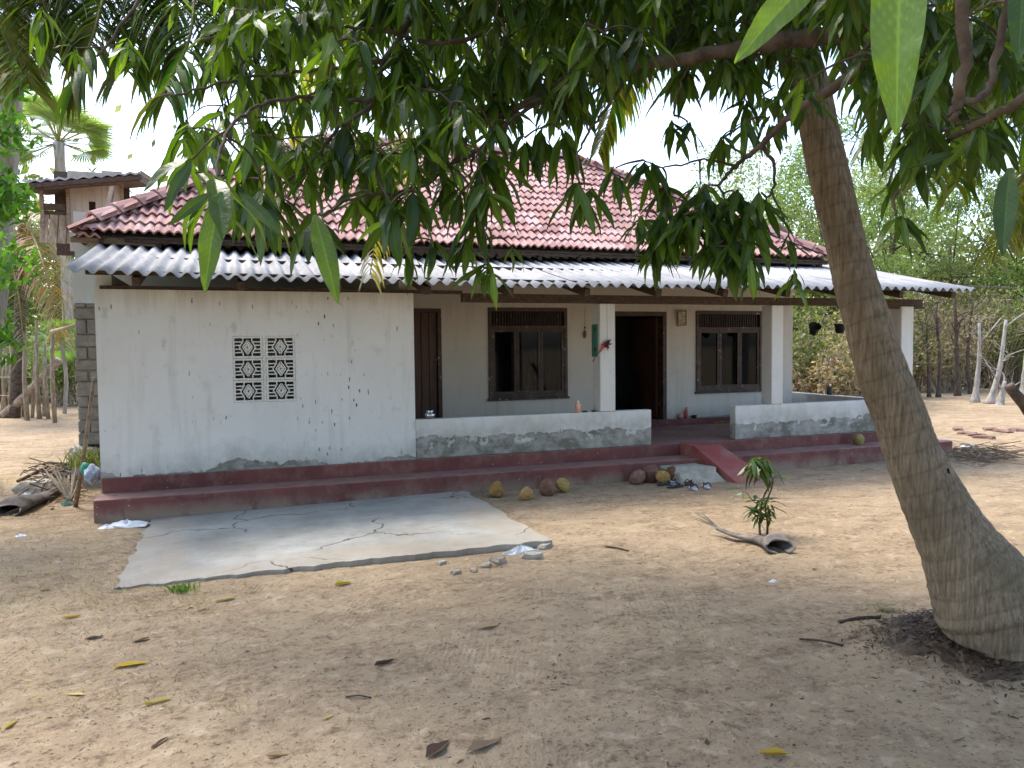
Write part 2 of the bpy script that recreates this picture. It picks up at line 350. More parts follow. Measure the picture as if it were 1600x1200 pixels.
FRAME = mat('window_wood', f_frame)
DOOR = mat('door_wood', lambda t: t.bsdf(t.mix(t.ramp(t.noise(3, 5, .6, t.scaled((12, 1, .8))), [(.35, 0.0), (.7, 1.0)]), (.055, .022, .012), (.13, .055, .03)), .5, t.bump(t.noise(3, 4, .6, t.scaled((14, 1, .8))), .003), .4))
GLASS = mat('pane_glass', lambda t: t.n('ShaderNodeMixShader', {0: .015, 1: t.n('ShaderNodeBsdfTransparent', {0: (.5, .53, .53, 1)}).outputs[0], 2: t.n('ShaderNodeBsdfGlossy', {'Roughness': .03, 'Color': (.9, .9, .9, 1)}).outputs[0]}).outputs[0])
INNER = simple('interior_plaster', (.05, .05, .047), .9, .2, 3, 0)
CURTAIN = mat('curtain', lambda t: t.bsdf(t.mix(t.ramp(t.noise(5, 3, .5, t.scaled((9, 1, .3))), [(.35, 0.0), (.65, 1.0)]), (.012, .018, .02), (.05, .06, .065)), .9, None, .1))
WHITE = simple('white_plastic', (.72, .73, .74), .45, .12, 14, .004, .4)
def f_bark(t):
    tv = t.attr('tv', 'Fac'); vec = t.P
    ring = t.m('SINE', t.m('ADD', t.m('MULTIPLY', tv, 58.0), t.m('MULTIPLY', t.noise(3, 3, .55), 5.0)))
    fib = t.noise(7, 5, .65, t.scaled((9, 9, .8))); blotch = t.noise(3.2, 5, .6)
    c = t.mix(t.ramp(fib, [(.33, 0.0), (.7, 1.0)]), (.135, .10, .066), (.36, .285, .19))
    c = t.mix(t.ramp(blotch, [(.47, 0.0), (.68, .6)]), c, (.13, .10, .064))
    c = t.mix(t.ramp(t.noise(1.6, 4), [(.55, 0.0), (.75, .35)]), c, (.15, .135, .075))
    c = t.mix(t.ramp(ring, [(.80, 0.0), (.99, .26)]), c, (.09, .068, .048))
    h = t.m('ADD', t.m('MULTIPLY', fib, 1.2), t.m('MULTIPLY', ring, -.10))
    return t.bsdf(c, .9, t.bump(h, .013), .15)
BARK_PALM = mat('coconut_bark', f_bark)
BARK = mat('mango_bark', lambda t: t.bsdf(t.mix(t.ramp(t.noise(14, 5, .6), [(.35, 0.0), (.7, 1.0)]), (.055, .04, .03), (.15, .115, .085)), .9, t.bump(t.noise(30, 5), .006), .15))
BARK_GREY = mat('pale_bark', lambda t: t.bsdf(t.mix(t.ramp(t.noise(5, 5, .6, t.scaled((3, 3, .6))), [(.35, 0.0), (.7, 1.0)]), (.24, .215, .18), (.46, .43, .38)), .9, t.bump(t.noise(10, 5), .015), .15))
DRYWOOD = mat('dry_stick', lambda t: t.bsdf(t.mix(t.ramp(t.noise(6, 5, .6, t.scaled((3, 3, 1))), [(.35, 0.0), (.7, 1.0)]), (.20, .15, .10), (.42, .35, .26)), .9, t.bump(t.noise(20, 4), .005), .15))
def f_leaf(trans, rough, spec, gain):
    def fn(t):
        c = t.attr('Col'); n = t.noise(9, 4); c = t.mix(t.ramp(n, [(.35, 0.0), (.7, .35)]), c, t.mix(1.0, c, (1.35, 1.2, .9), 'MULTIPLY'))
        tc = t.mix(1.0, c, gain, 'MULTIPLY')
        a = t.bsdf(c, rough, t.bump(t.noise(60, 2), .002), spec); b = t.n('ShaderNodeBsdfTranslucent', {'Color': tc}).outputs[0]
        return t.n('ShaderNodeMixShader', {0: trans, 1: a, 2: b}).outputs[0]
    return fn
LEAF = mat('mango_leaf', f_leaf(.50, .34, .5, (2.4, 2.3, .7)))
PALMLEAF = mat('palm_leaflet', f_leaf(.46, .45, .4, (1.6, 1.75, .6)))
FOLIAGE = mat('foliage', f_leaf(.40, .55, .3, (1.5, 1.5, .8)))
FALLEN = mat('fallen_leaf', f_leaf(.12, .7, .25, (1.2, 1.1, .8)))

# ================================================================== THE SETTING: ground
def axis(fine0, fine1, step, lo, hi, g=1.16):
    a = list(np.arange(fine0, fine1, step)); s = step
    while a[-1] < hi: s *= g; a.append(a[-1]+s)
    s = step; pre = [fine0]
    while pre[-1] > lo: s *= g; pre.append(pre[-1]-s)
    return np.array(pre[:0:-1]+a)
gx = axis(-3.0, 6.5, .045, -600, 600); gy = axis(1.2, 8.6, .04, -300, 900)
GX, GY = np.meshgrid(gx, gy)
PALM_BASE = at_z(1562, 1010, 0)
def ground_h(X, Y):
    near = np.clip(1-np.maximum(0, np.hypot(X-2, Y-4)-14)/30, 0, 1)
    flat = np.clip((8.35-Y)/.6, 0.25, 1)
    h = fbm(X*.55, Y*.55, 3)*.05+fbm(X*2.6+9, Y*2.6, 4)*.052+np.abs(fbm(X*6, Y*6+3, 3))*.034
    h = h*near*flat
    d = np.hypot(X-PALM_BASE.x, (Y-PALM_BASE.y)*1.1); h = h+.10*np.exp(-(d/.55)**2)
    slab = np.clip(np.minimum(np.minimum(X+1.0, 2.6-X), np.minimum(Y-5.9, 8.7-Y))/.15, 0, 1); h = h*(1-slab)-.015*slab
    return h-.012
GZ = ground_h(GX, GY)
nx, ny = len(gx), len(gy); ii = np.arange(nx*ny).reshape(ny, nx)
F = np.stack([ii[:-1, :-1], ii[:-1, 1:], ii[1:, 1:], ii[1:, :-1]], -1).reshape(-1, 4)
g = np_mesh('ground', SAND, np.stack([GX, GY, GZ], -1).reshape(-1, 3), F, smooth=True); setp(g, 'swept sandy yard with scattered leaf litter', kind='structure')
def gz(x, y): return float(ground_h(np.array([x]), np.array([y]))[0])
def on_ground(px, py):
    p = at_z(px, py, 0)
    for _ in range(3): p = at_z(px, py, gz(p.x, p.y))
    return p

# concrete apron in front of the house: thick slab with ragged front and right edges
def ragged(a, b, n, amp, seed):
    rs = random.Random(seed); a = Vector(a); b = Vector(b); d = (b-a); nrm = Vector((-d.y, d.x, 0)).normalized()
    return [a+d*(i/n)+nrm*(rs.uniform(-amp, amp)+amp*.8*math.sin(i*1.3+seed)) for i in range(n)]
loop = ragged((-.87, 6.13, 0), (2.50, 6.03, 0), 60, .018, 3)+ragged((2.50, 6.03, 0), (2.47, 8.49, 0), 20, .02, 4)+[Vector((2.45, 8.49, 0)), Vector((-.84, 8.49, 0))]+ragged((-.84, 8.30, 0), (-.87, 6.13, 0), 22, .018, 6)
mb = MB(); n = len(loop); top = [Vector((p.x, p.y, float(np.interp(p.x, [-.9, .6, 2.5], [-.010, .010, .036]))+.004*math.sin(p.x*1.9+p.y))) for p in loop]; bot = [Vector((p.x, p.y, -.08)) for p in loop]
mb.add(top+bot, [tuple(range(n))]+[(i, n+i, n+(i+1) % n, (i+1) % n) for i in range(n)])
o = mb.build('concrete_apron', SLAB); setp(o, 'cracked grey concrete slab laid in front of the house steps', kind='structure')

# ================================================================== THE HOUSE
WY, IY = 8.92, 11.0          # front-room wall plane, inner (main) wall plane
FL, ST = .37, .217           # veranda floor and step heights
house = thing('house', 'white single-storey house with red clay tile roof and corrugated veranda roof', 'house', (4, 9, 0))
def wall_grid(mbd, x0, x1, z0, z1, y0, y1, holes):
    xs = sorted({x0, x1, *[v for h in holes for v in h[:2]]}); zs = sorted({z0, z1, *[v for h in holes for v in h[2:]]})
    for a, b in zip(xs, xs[1:]):
        col = []
        for c, d in zip(zs, zs[1:]):
            if any(h[0] <= (a+b)/2 <= h[1] and h[2] <= (c+d)/2 <= h[3] for h in holes): continue
            if col and abs(col[-1][1]-c) < 1e-6: col[-1][1] = d
            else: col.append([c, d])
        for c, d in col: mbd.box((a, y0, c), (b, y1, d))
    return mbd
# steps and floor
MB().box((-1.36, 8.5, -.12), (10.04, 8.9, ST)).build('step', RED, house, bevel=.012)
MB().box((-1.34, 8.9, -.12), (9.86, 16.2, FL)).build('veranda_floor', RED, house, bevel=.01)
MB().box((1.97, 10.93, FL), (9.16, 11.0, FL+.10)).build('skirting', RED, house)
# ramp
a, b = at_z(1078, 698, FL), at_z(1150, 757, 0); rx0 = 5.60; rw = .52
mb = MB(); mb.add([(rx0,8.93,FL+.012),(rx0+rw*.8,8.93,FL+.012),(rx0+.62,7.80,.0),(rx0+.14,7.84,.0),(rx0,8.93,-.1),(rx0+rw*.8,8.93,-.1),(rx0+.62,7.80,-.1),(rx0+.14,7.84,-.1),
    (rx0+.02,8.6,FL+.0),(rx0+rw*.82,8.6,FL+.0)], [(0,8,9,1),(8,3,2,9),(1,9,2,6,5),(0,4,7,3,8),(3,7,6,2),(0,1,5,4),(4,5,6,7)][::1])
mb.build('ramp', RAMP, house, bevel=.008)
# front room wall with the opening for the vent blocks
vx0, vx1, vz0, vz1 = at_y(364, 580, WY).x, at_y(462, 580, WY).x, at_y(415, 628, WY).z, at_y(415, 525, WY).z
fw = wall_grid(MB(), -1.345, 1.99, FL+.002, 2.335, WY, WY+.14, [(vx0, vx1, vz0, vz1)]).build('front_wall', PL_ROOM, house)
MB().box((-1.345, WY+.14, FL+.002), (-1.2, IY, 2.5)).build('side_wall', PL_ROOM, house)
MB().box((1.85, WY+.14, FL+.002), (1.99, IY, 2.5)).build('side_wall', PL_ROOM, house)
def vent_block(x0, x1, z0, z1):
    m_ = MB(); y0, y1 = WY+.004, WY+.07; cx, cz = (x0+x1)/2, (z0+z1)/2; fw_ = .022
    m_.box((x0, y0, z0), (x1, y1, z0+fw_)); m_.box((x0, y0, z1-fw_), (x1, y1, z1))
    m_.box((x0, y0, z0+fw_), (x0+fw_, y1, z1-fw_)); m_.box((x1-fw_, y0, z0+fw_), (x1, y1, z1-fw_))
    hw, hh = (x1-x0)/2-fw_, (z1-z0)/2-fw_; ym = (y0+y1)/2; q = .013
    def B(u0, v0, u1, v1, w=q, off=0.0): m_.bar((cx+u0*hw, ym+off, cz+v0*hh), (cx+u1*hw, ym+off, cz+v1*hh), y1-y0-.02-abs(off), w, (0, 0, 1) if abs(u1-u0)*hw > abs(v1-v0)*hh*.2 else (1, 0, 0)) if False else m_.add(*slab2(cx+u0*hw, cz+v0*hh, cx+u1*hw, cz+v1*hh, w, y0+.006+off, y1-.006-off))
    for s in (-1, 1):
        for v in (.60, .22): B(s*1.0, v, s*(.36 if v > .5 else .56), v); B(s*1.0, -v, s*(.36 if v > .5 else .56), -v)
        B(s*.35, 1.0, s*.35, .60); B(s*.35, -1.0, s*.35, -.60)
        B(s*.36, .62, s*.64, 0, q, .002); B(s*.64, 0, s*.36, -.62, q, .002)
        B(0, .80, s*.40, 0, q, .004); B(s*.40, 0, 0, -.80, q, .004)
    # pierced boss in the middle of the diamond
    pts = [(cx, cz+.62*hh), (cx+.3*hw, cz), (cx, cz-.62*hh), (cx-.3*hw, cz)]; inn = [(cx+(x-cx)*.22, cz+(z-cz)*.22) for x, z in pts]
    vs = [(x, y0+.012, z) for x, z in pts]+[(x, y0+.035, z) for x, z in inn]
    m_.add(vs, [(i, (i+1) % 4, 4+(i+1) % 4, 4+i) for i in range(4)])
    return m_
def slab2(xa, za, xb, zb, w, y0, y1):
    d = Vector((xb-xa, 0, zb-za)).normalized(); nn = Vector((-d.z, 0, d.x))*(w/2); A = Vector((xa, 0, za)); Bv = Vector((xb, 0, zb))
    c = [A-nn, Bv-nn, Bv+nn, A+nn]; vs = [(p.x, y0, p.z) for p in c]+[(p.x, y1, p.z) for p in c]
    return vs, [(3,2,1,0),(4,5,6,7),(0,1,5,4),(1,2,6,5),(2,3,7,6),(3,0,4,7)]
for i in range(2):
    for j in range(3):
        w_ = (vx1-vx0-.03)/2; h_ = (vz1-vz0)/3
        x0 = vx0+i*(w_+.03); vent_block(x0+.002, x0+w_-.002, vz0+j*h_+.002, vz0+(j+1)*h_-.002).build('vent_block', PL_COL, fw)
MB().box((vx0+w_, WY+.006, vz0), (vx0+w_+.03, WY+.1, vz1)).build('vent_mullion', PL_COL, fw)
# inner wall with door and window openings
W1 = (at_y(763, 550, IY).x, at_y(886, 550, IY).x, at_y(820, 621, IY).z, at_y(820, 481, IY).z)
W2 = (at_y(1087, 550, IY).x, at_y(1190, 550, IY).x, at_y(1140, 610, IY).z, at_y(1140, 486, IY).z)
D1 = (at_y(945, 550, IY).x, at_y(1041, 550, IY).x, FL+.1, at_y(1000, 487, IY).z)
D2 = (2.02, at_y(690, 560, IY).x, FL+.1, at_y(666, 482, IY).z)
iw = wall_grid(MB(), -1.34, 9.19, FL, 2.86, IY, IY+.16, [W1, W2, D1, D2]).build('inner_wall', PL_IN, house)
MB().box((-1.86, IY+.01, 2.862), (9.19, IY+.15, 3.45)).build('upper_wall', PL_BLUE, house)
MB().box((9.03, IY+.16, FL), (9.19, 16.2, 3.0)).build('side_wall', PL_BLUE, house)
MB().box((-1.86, IY+.16, FL), (-1.70, 16.2, 3.0)).build('side_wall', PL_BLUE, house)
MB().box((-1.86, 16.04, FL), (9.19, 16.2, 3.0)).build('back_wall', PL_BLUE, house)
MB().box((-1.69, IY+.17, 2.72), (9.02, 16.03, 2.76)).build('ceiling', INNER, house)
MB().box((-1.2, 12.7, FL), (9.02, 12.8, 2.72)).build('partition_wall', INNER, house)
MB().box((1.99, WY+.02, 2.345), (2.0, WY+.04, 2.36)).build('nail', WOOD_DK, house)
# left end of the main wall: pale painted top over rough blocks
lx0, lx1 = at_y(118, 560, IY).x, -1.3405
MB().box((lx0, IY, 2.30), (lx1, IY+.16, 2.86)).build('painted_wall_end', PL_BLUE, house)
MB().box((lx0+.02, IY+.02, .50), (lx1, IY+.14, 2.299)).build('wall_end_core', MORTAR, house)
z = .5; k = 0
while z < 2.28:
    h = min(U(.13, .19), 2.298-z); cut = lx0+(lx1-lx0)*(.5+.25*(-1)**k)
    for xa, xb in ((lx0+U(-.012, .012), cut-.008), (cut+.008, lx1-.002)):
        MB().box((xa, IY-U(.004, .022), z+.006), (xb, IY+.15, z+h-.006)).build('wall_block', BLOCK, house, bevel=.012)
    z += h; k += 1
MB().chunk((-1.66, IY+.05, -.05), (.62, .5, .54), 5).build('foundation_stone', STONE, house)
# parapets, columns, right-end parapet
px1, px2, px3 = at_y(1018, 668, WY).x, at_y(1149, 660, WY).x, 9.44
PT = at_y(1018, 640, WY).z
MB().box((1.992, WY, FL+.002), (px1, WY+.13, PT)).build('parapet', PL_PARAPET, house, bevel=.012)
MB().box((px2, WY, FL+.002), (px3, WY+.13, PT)).build('parapet', PL_PARAPET, house, bevel=.012)
MB().box((9.50, WY+.24, FL+.002), (9.62, 12.4, PT-.03)).build('parapet', PL_PARAPET, house, bevel=.012)
def column(x0, x1, z0): MB().box((x0, WY-.012, z0), (x1, WY+.215, 2.235)).build('column', PL_COL, house, bevel=.012)
column(at_y(937, 560, WY).x, at_y(961, 560, WY).x, PT+.001); column(at_y(1205, 560, WY).x, at_y(1223, 560, WY).x, PT+.001)
column(px3+.005, px3+.245, FL+.002)
# windows
def window(x0, x1, z0, z1, n=3, curtain=True):
    y0 = IY-.025; y1 = IY+.09; f = .055
    w = MB(); w.box((x0, y0, z0), (x1, y1, z0+f)); w.box((x0, y0, z1-f), (x1, y1, z1)); w.box((x0, y0, z0+f), (x0+f, y1, z1-f)); w.box((x1-f, y0, z0+f), (x1, y1, z1-f))
    zt = z1-.27; w.box((x0+f, y0+.005, zt-f), (x1-f, y1, zt))
    win = w.build('window', FRAME, house, bevel=.004)
    nb = 26; s = (x1-x0-2*f)/nb
    for i in range(1, nb): MB().box((x0+f+i*s-.008, y0+.03, zt), (x0+f+i*s+.008, y0+.05, z1-f)).build('vent_bar', FRAME, win)
    cw = (x1-x0-2*f)/n
    for i in range(n):
        a_, b_ = x0+f+i*cw, x0+f+(i+1)*cw; q = .042
        c = MB(); ya, yb = y0+.012, y0+.055
        c.box((a_+.003, ya, z0+f), (b_-.003, yb, z0+f+q)); c.box((a_+.003, ya, zt-f-q), (b_-.003, yb, zt-f)); c.box((a_+.003, ya, z0+f+q), (a_+q, yb, zt-f-q)); c.box((b_-q, ya, z0+f+q), (b_-.003, yb, zt-f-q))
        cs = c.build('casement', FRAME, win)
        MB().box((a_+q, ya+.018, z0+f+q), (b_-q, ya+.022, zt-f-q)).build('pane', GLASS, win)
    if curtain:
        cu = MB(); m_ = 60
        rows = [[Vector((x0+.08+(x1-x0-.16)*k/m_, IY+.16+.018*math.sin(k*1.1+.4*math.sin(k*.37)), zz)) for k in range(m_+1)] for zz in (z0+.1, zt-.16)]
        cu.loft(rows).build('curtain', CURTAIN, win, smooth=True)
    s_ = MB().box((x0-.02, y0-.02, z0-.035), (x1+.02, IY+.01, z0-.002)).build('sill', FRAME, win)
window(*W1); window(*W2, curtain=False)
# main door: frame with the leaf standing open inside
x0, x1, z0, z1 = D1; f = .07
d = MB(); d.box((x0, IY-.02, z0), (x0+f, IY+.13, z1-f)); d.box((x1-f, IY-.02, z0), (x1, IY+.13, z1-f)); d.box((x0, IY-.02, z1-f), (x1, IY+.13, z1))
dd = d.build('door_frame', FRAME, house, bevel=.004)
lf = MB(); lf.box((x1-f-.045, IY+.14, z0+.02), (x1-f, IY+.95, z1-f-.02)); lf.build('door_leaf', DOOR, dd)
# side door: closed brown leaf
x0, x1, z0, z1 = D2; d = MB(); d.box((x0, IY-.02, z0), (x0+.06, IY+.13, z1-.06)); d.box((x1-.06, IY-.02, z0), (x1, IY+.13, z1-.06)); d.box((x0, IY-.02, z1-.06), (x1, IY+.13, z1))
dd = d.build('door_frame', FRAME, house, bevel=.004)
nb = 6; s = (x1-x0-.12)/nb
for i in range(nb): MB().box((x0+.06+i*s+.003, IY+.03, z0+.01), (x0+.06+(i+1)*s-.003, IY+.07, z1-.062)).build('door_plank', DOOR, dd, bevel=.004)
MB().box((x1-.10, IY+.005, z0+.95), (x1-.075, IY+.03, z0+1.09)).build('door_handle', FRAME, dd)

# ---- corrugated veranda roof: single sheets
def eave_z(x): return float(np.interp(x, [-1.5, .2, 3, 6.5, 10.2], [2.435, 2.388, 2.368, 2.40, 2.418]))
PITCH_C, NW = .15, 7; sheet_w = PITCH_C*NW; x = -1.47; si = 0
EY, TY = 8.22, 10.75
while x < 10.0:
    nw = NW if x+sheet_w < 10.1 else max(2, int((10.12-x)/PITCH_C)); rs = random.Random(si)
    dz0, dz1, dy = rs.uniform(0, .012)+(.008 if si % 2 else 0), rs.uniform(0, .02), rs.uniform(-.03, .03)
    m_ = nw*10; xs = [x+PITCH_C*k/10 for k in range(m_+3)]; rows = []
    for th in (0, -.008):
        for tt in (0, .35, .7, 1):
            Y = EY+dy+(TY-EY)*tt
            rows.append([Vector((xx, Y, eave_z(xx)+.022+(.60+dz1)*tt+dz0*(1-tt)+.026*math.cos(2*math.pi*(xx+1.47)/PITCH_C)+th-.014*math.sin(math.pi*tt))) for xx in xs])
    m = MB(); L = len(xs); m.loft(rows[:4]); m.loft(rows[4:])
    m.f += [(4*L+k, 4*L+k+1, k+1, k) for k in range(L-1)]+[(3*L+k, 3*L+k+1, 7*L+k+1, 7*L+k) for k in range(L-1)]
    m.build('roofing_sheet', ASB, house, smooth=True); x += nw*PITCH_C; si += 1
# beams and rafters below it
for xa, xb in ((-1.30, 2.6), (2.6, 6.1), (6.1, 9.9)): MB().box((xa+.002, WY+.02, 2.24+(.098 if xa < 0 else 0)), (xb-.002, WY+.12, 2.345+(.03 if xa < 0 else 0))).build('wall_beam', WOOD_DK, house)
for xr in np.arange(-.9, 9.9, .98):
    MB().bar((xr, 8.40, eave_z(xr)-.045), (xr, 10.95, eave_z(xr)+.535), .07, .09).build('rafter', WOOD_DK, house)
for Y in (8.5, 9.6, 10.6):
    MB().bar((-1.35, Y, eave_z(-1.3)-.03+(Y-8.22)*.236), (9.9, Y+.001, eave_z(9.9)-.03+(Y-8.22)*.236), .05, .04).build('batten', WOOD_DK, house)
MB().box((9.2, WY+.03, 2.20), (9.95, WY+.11, 2.238)).build('bracket', WOOD_DK, house)

# ---- hipped clay tile roof
EX0, EX1, EYF, EYB, EZ, RD = -1.75, 9.28, 10.2, 16.5, 3.085, 3.15; SLP = .664
RZ = EZ+RD*SLP; AL = math.atan(SLP)
c0, c1, c2, c3 = (EX0, EYF, EZ), (EX1, EYF, EZ), (EX1, EYB, EZ), (EX0, EYB, EZ); ra, rb = (EX0+RD, EYF+RD, RZ), (EX1-RD, EYF+RD, RZ)
dn = Vector((0, 0, -.06)); vs = [Vector(p)+dn for p in (c0, c1, c2, c3, ra, rb)]
roof = MB().add(vs, [(0,1,5,4),(1,2,5),(2,3,4,5),(3,0,4)]).build('roof_deck', WOOD_DK, house)
for xr in np.arange(EX0+.3, EX1-.1, .62): MB().bar((xr, EYF+.02, EZ-.13), (xr, 11.3, EZ-.13+1.28*SLP), .05, .08).build('roof_rafter', WOOD_DK, house)
MB().box((EX0+.55, EYF+.02, EZ-.10), (EX1-.05, EYF+.045, EZ-.035)).build('eave_board', WOOD_DK, house)
TW, TL, NR = .22, .252, 15
def tile_mesh():
    m = MB(); K = 12; amp = .021
    prof = [(-TW/2-.012+(TW+.024)*k/K, amp*math.cos(4*math.pi*k/K+math.pi)) for k in range(K+1)]
    r_ = [[Vector((x, 0, z+.046)) for x, z in prof], [Vector((x, TL+.05, z+.012)) for x, z in prof], [Vector((x, .004, z+.020)) for x, z in prof], [Vector((x, .07, z+.012)) for x, z in prof]]
    m.loft([r_[0], r_[1]]); b = len(m.v); m.loft([r_[3], r_[2], r_[0]]); return m
TM = tile_mesh(); tme = bpy.data.meshes.new('tile'); tme.from_pydata([tuple(v) for v in TM.v], [], TM.f); tme.materials.append(TILE); tme.polygons.foreach_set('use_smooth', [True]*len(tme.polygons))
tv_ = np.array(TM.v); tf_ = np.array(TM.f)
def face_frame(orig, along, upv):
    along = Vector(along).normalized(); upv = Vector(upv).normalized(); nn = along.cross(upv).normalized()
    return Matrix(((along.x, upv.x, nn.x, orig[0]), (along.y, upv.y, nn.y, orig[1]), (along.z, upv.z, nn.z, orig[2]), (0, 0, 0, 1)))
ntile = 0; stuffV = []; stuffF = []; nv = 0
def add_face(ca, cb, inward, indiv):
    """tiles on one roof face from eave corner ca to cb; courses run up towards inward"""
    global ntile, nv
    ca = Vector(ca); cb = Vector(cb); al = (cb-ca).normalized(); Lw = (cb-ca).length; upd = (Vector(inward)*math.cos(AL)+Vector((0, 0, math.sin(AL)))).normalized()
    for i in range(NR):
        s = i*TL; ins = s*math.cos(AL); k0 = int(math.floor((ins-.02)/TW)); k1 = int(math.ceil((Lw-ins)/TW))
        for k in range(k0, k1):
            u = (k+.5)*TW
            if u < ins-.02+(.34 if (indiv and i == 0) else 0) or u > Lw-ins+.02: continue
            o_ = ca+al*(u+U(-.006, .006))+upd*(s+U(-.008, .008))
            M = face_frame(o_, al, upd) @ Matrix.Rotation(U(-.025, .025), 4, 'Z') @ Matrix.Rotation(U(-.012, .012), 4, 'X')
            if indiv and ntile < 300: place(tme, 'roof_tile', M, roof); ntile += 1
            else:
                A = np.array(M); stuffV.append(tv_ @ A[:3, :3].T+A[:3, 3]); stuffF.append(tf_+nv); nv += len(tv_)
add_face(c0, c1, (0, 1, 0), True); add_face(c1, c2, (-1, 0, 0), False); add_face(c2, c3, (0, -1, 0), False); add_face(c3, c0, (1, 0, 0), False)
o = np_mesh('roof_tiles', TILE, np.concatenate(stuffV), np.concatenate(stuffF), parent=roof, smooth=True); o['kind'] = 'stuff'
def ridge_line(a, b, skip=()):
    a = Vector(a); b = Vector(b); L = (b-a).length; d = (b-a).normalized(); n_ = int(L/.33)
    sd_ = d.cross(Vector((0, 0, 1))).normalized(); u_ = sd_.cross(d).normalized()
    for i in range(n_):
        if i in skip: continue
        p = a+d*(i*.33+U(-.01, .01)); q = p+d*.37; tl = U(-.012, .02); m = MB()
        def ring(c, w, h): return [c+sd_*w*x+u_*(h*y) for x, y in ((-1, -.55), (-.62, .35), (-.2, .9), (.2, .9), (.62, .35), (1, -.55))]
        m.loft([ring(p+u_*(.075+tl), .145, .085), ring(q+u_*.055, .125, .07)]); m.loft([ring(p+u_*(.055+tl), .13, .075), ring(p+u_*(.075+tl), .145, .085)])
        m.build('ridge_tile', TILE, roof, smooth=False)
ridge_line(c0, ra, (0,)); ridge_line(c1, rb); ridge_line(c2, rb); ridge_line(c3, ra); ridge_line(ra, rb)
# loose slipped tiles and a stone at the broken left corner
for (x_, y_), (dx, rz) in zip(((140, 372), (128, 360)), ((0, .5), (.1, -.4))):
    p = at_y(x_, y_, 10.15); place(tme, 'roof_tile', Matrix.Translation(p) @ Matrix.Rotation(rz, 4, 'Z') @ Matrix.Rotation(.35, 4, 'X'), roof)
MB().chunk((-1.25, 10.45, 2.93), (.35, .18, .10), 9).build('mortar_lump', STONE, house)
MB().bar((EX0-.02, 10.25, 3.0), (EX0+.95, 10.28, 2.98), .05, .06).build('eave_board', WOOD_OLD, house)
#PART2

# ================================================================== VEGETATION HELPERS
def catmull(pts, n=8):
    P_ = [Vector(p) for p in pts]; P_ = [P_[0]*2-P_[1]]+P_+[P_[-1]*2-P_[-2]]; out = []
    for i in range(1, len(P_)-2):
        a, b, c, d = P_[i-1:i+3]
        for k in range(n):
            t = k/n; out.append(.5*((2*b)+(c-a)*t+(2*a-5*b+4*c-d)*t*t+(3*b-a-3*c+d)*t**3))
    return out+[P_[-2]]
def lerp(a, b, t): return a+(b-a)*t
def shade(c, lo=.7, hi=1.3):
    k = U(lo, hi); return (c[0]*k*U(.9, 1.12), c[1]*k, c[2]*k*U(.85, 1.15))

def leaf_cloud(C, size, colors, nrm_up=.35, ratio=.5, droop=0.0):
    """one two-quad leaf at each row of C -> V,F,col"""
    n = len(C); rs = np.random
    d = rs.normal(size=(n, 3)); d[:, 2] -= droop; d /= np.linalg.norm(d, axis=1)[:, None]
    u = rs.normal(size=(n, 3)); u[:, 2] += nrm_up*2; s = np.cross(d, u); s /= np.linalg.norm(s, axis=1)[:, None]+1e-9
    nn = np.cross(s, d); L = size*rs.uniform(.6, 1.35, n)[:, None]; w = L*ratio*.5
    V = np.stack([C-d*L*.5, C+s*w-nn*L*.06, C+d*L*.5-nn*L*.14, C-s*w-nn*L*.06, C+nn*L*.03], 1)
    base = np.arange(n)[:, None]*5; F_ = np.concatenate([base+np.array([0, 1, 4, 3]), base+np.array([4, 1, 2, 3])], 0)
    colors = np.asarray(colors); ci = colors[rs.randint(0, len(colors), n)]*rs.uniform(.7, 1.3, (n, 1))
    return V.reshape(-1, 3), F_, np.repeat(ci, 5, 0)

def tree(name, label, base, height, rad, colors, n=5000, leaf=.16, trunk_r=.16, group=None, bark=None, clumps=26, low=.35, flat=.8, lean=(0, 0), droop=.3, csz=(.22, .42)):
    base = Vector(base); t = thing(name, label, 'tree' if 'bush' not in name and 'shrub' not in name else 'bush', base, group)
    cz = base.z+height*(1+low)/2; ch = height*(1-low)/2; cx, cyy = base.x+lean[0], base.y+lean[1]
    cl = []
    for i in range(clumps):
        v = np.random.normal(size=3); v /= np.linalg.norm(v); r = np.random.uniform(.35, 1)**.6
        cl.append((cx+v[0]*rad*r, cyy+v[1]*rad*r*flat, cz+v[2]*ch*r, U(*csz)*rad))
    m = MB(); top = Vector((cx, cyy, cz))
    tp = catmull([base+Vector((0, 0, -.1)), lerp(base, top, .45)+Vector((U(-.2, .2), U(-.2, .2), 0)), top], 5)
    m.tube(tp, [lerp(trunk_r, trunk_r*.3, i/(len(tp)-1)) for i in range(len(tp))], 7)
    tr = m.build('trunk', bark or BARK, t, smooth=True)
    m = MB()
    for c in cl[:14]:
        e = Vector(c[:3]); s0 = lerp(base, top, U(.45, .95)); m.tube([s0, lerp(s0, e, .5)+Vector((0, 0, -.08*rad)), e], [trunk_r*.35, trunk_r*.2, trunk_r*.06], 5, cap=False)
    m.build('limbs', bark or BARK, tr, smooth=True)
    w = np.array([c[3]**2 for c in cl]); idx = np.random.choice(len(cl), n, p=w/w.sum()); ca = np.array(cl)[idx]
    g_ = np.random.normal(size=(n, 3)); g_ /= np.linalg.norm(g_, axis=1)[:, None]
    C = ca[:, :3]+g_*ca[:, 3:4]*(np.random.uniform(0, 1, n)**.45)[:, None]*np.array([1, 1, .75]); C = C[C[:, 2] > base.z+.05]
    V, F_, c_ = leaf_cloud(C, leaf, colors, droop=droop)
    o = np_mesh('crown', FOLIAGE, V, F_, c_, t, origin=tuple(base)); o['kind'] = 'stuff'
    return t

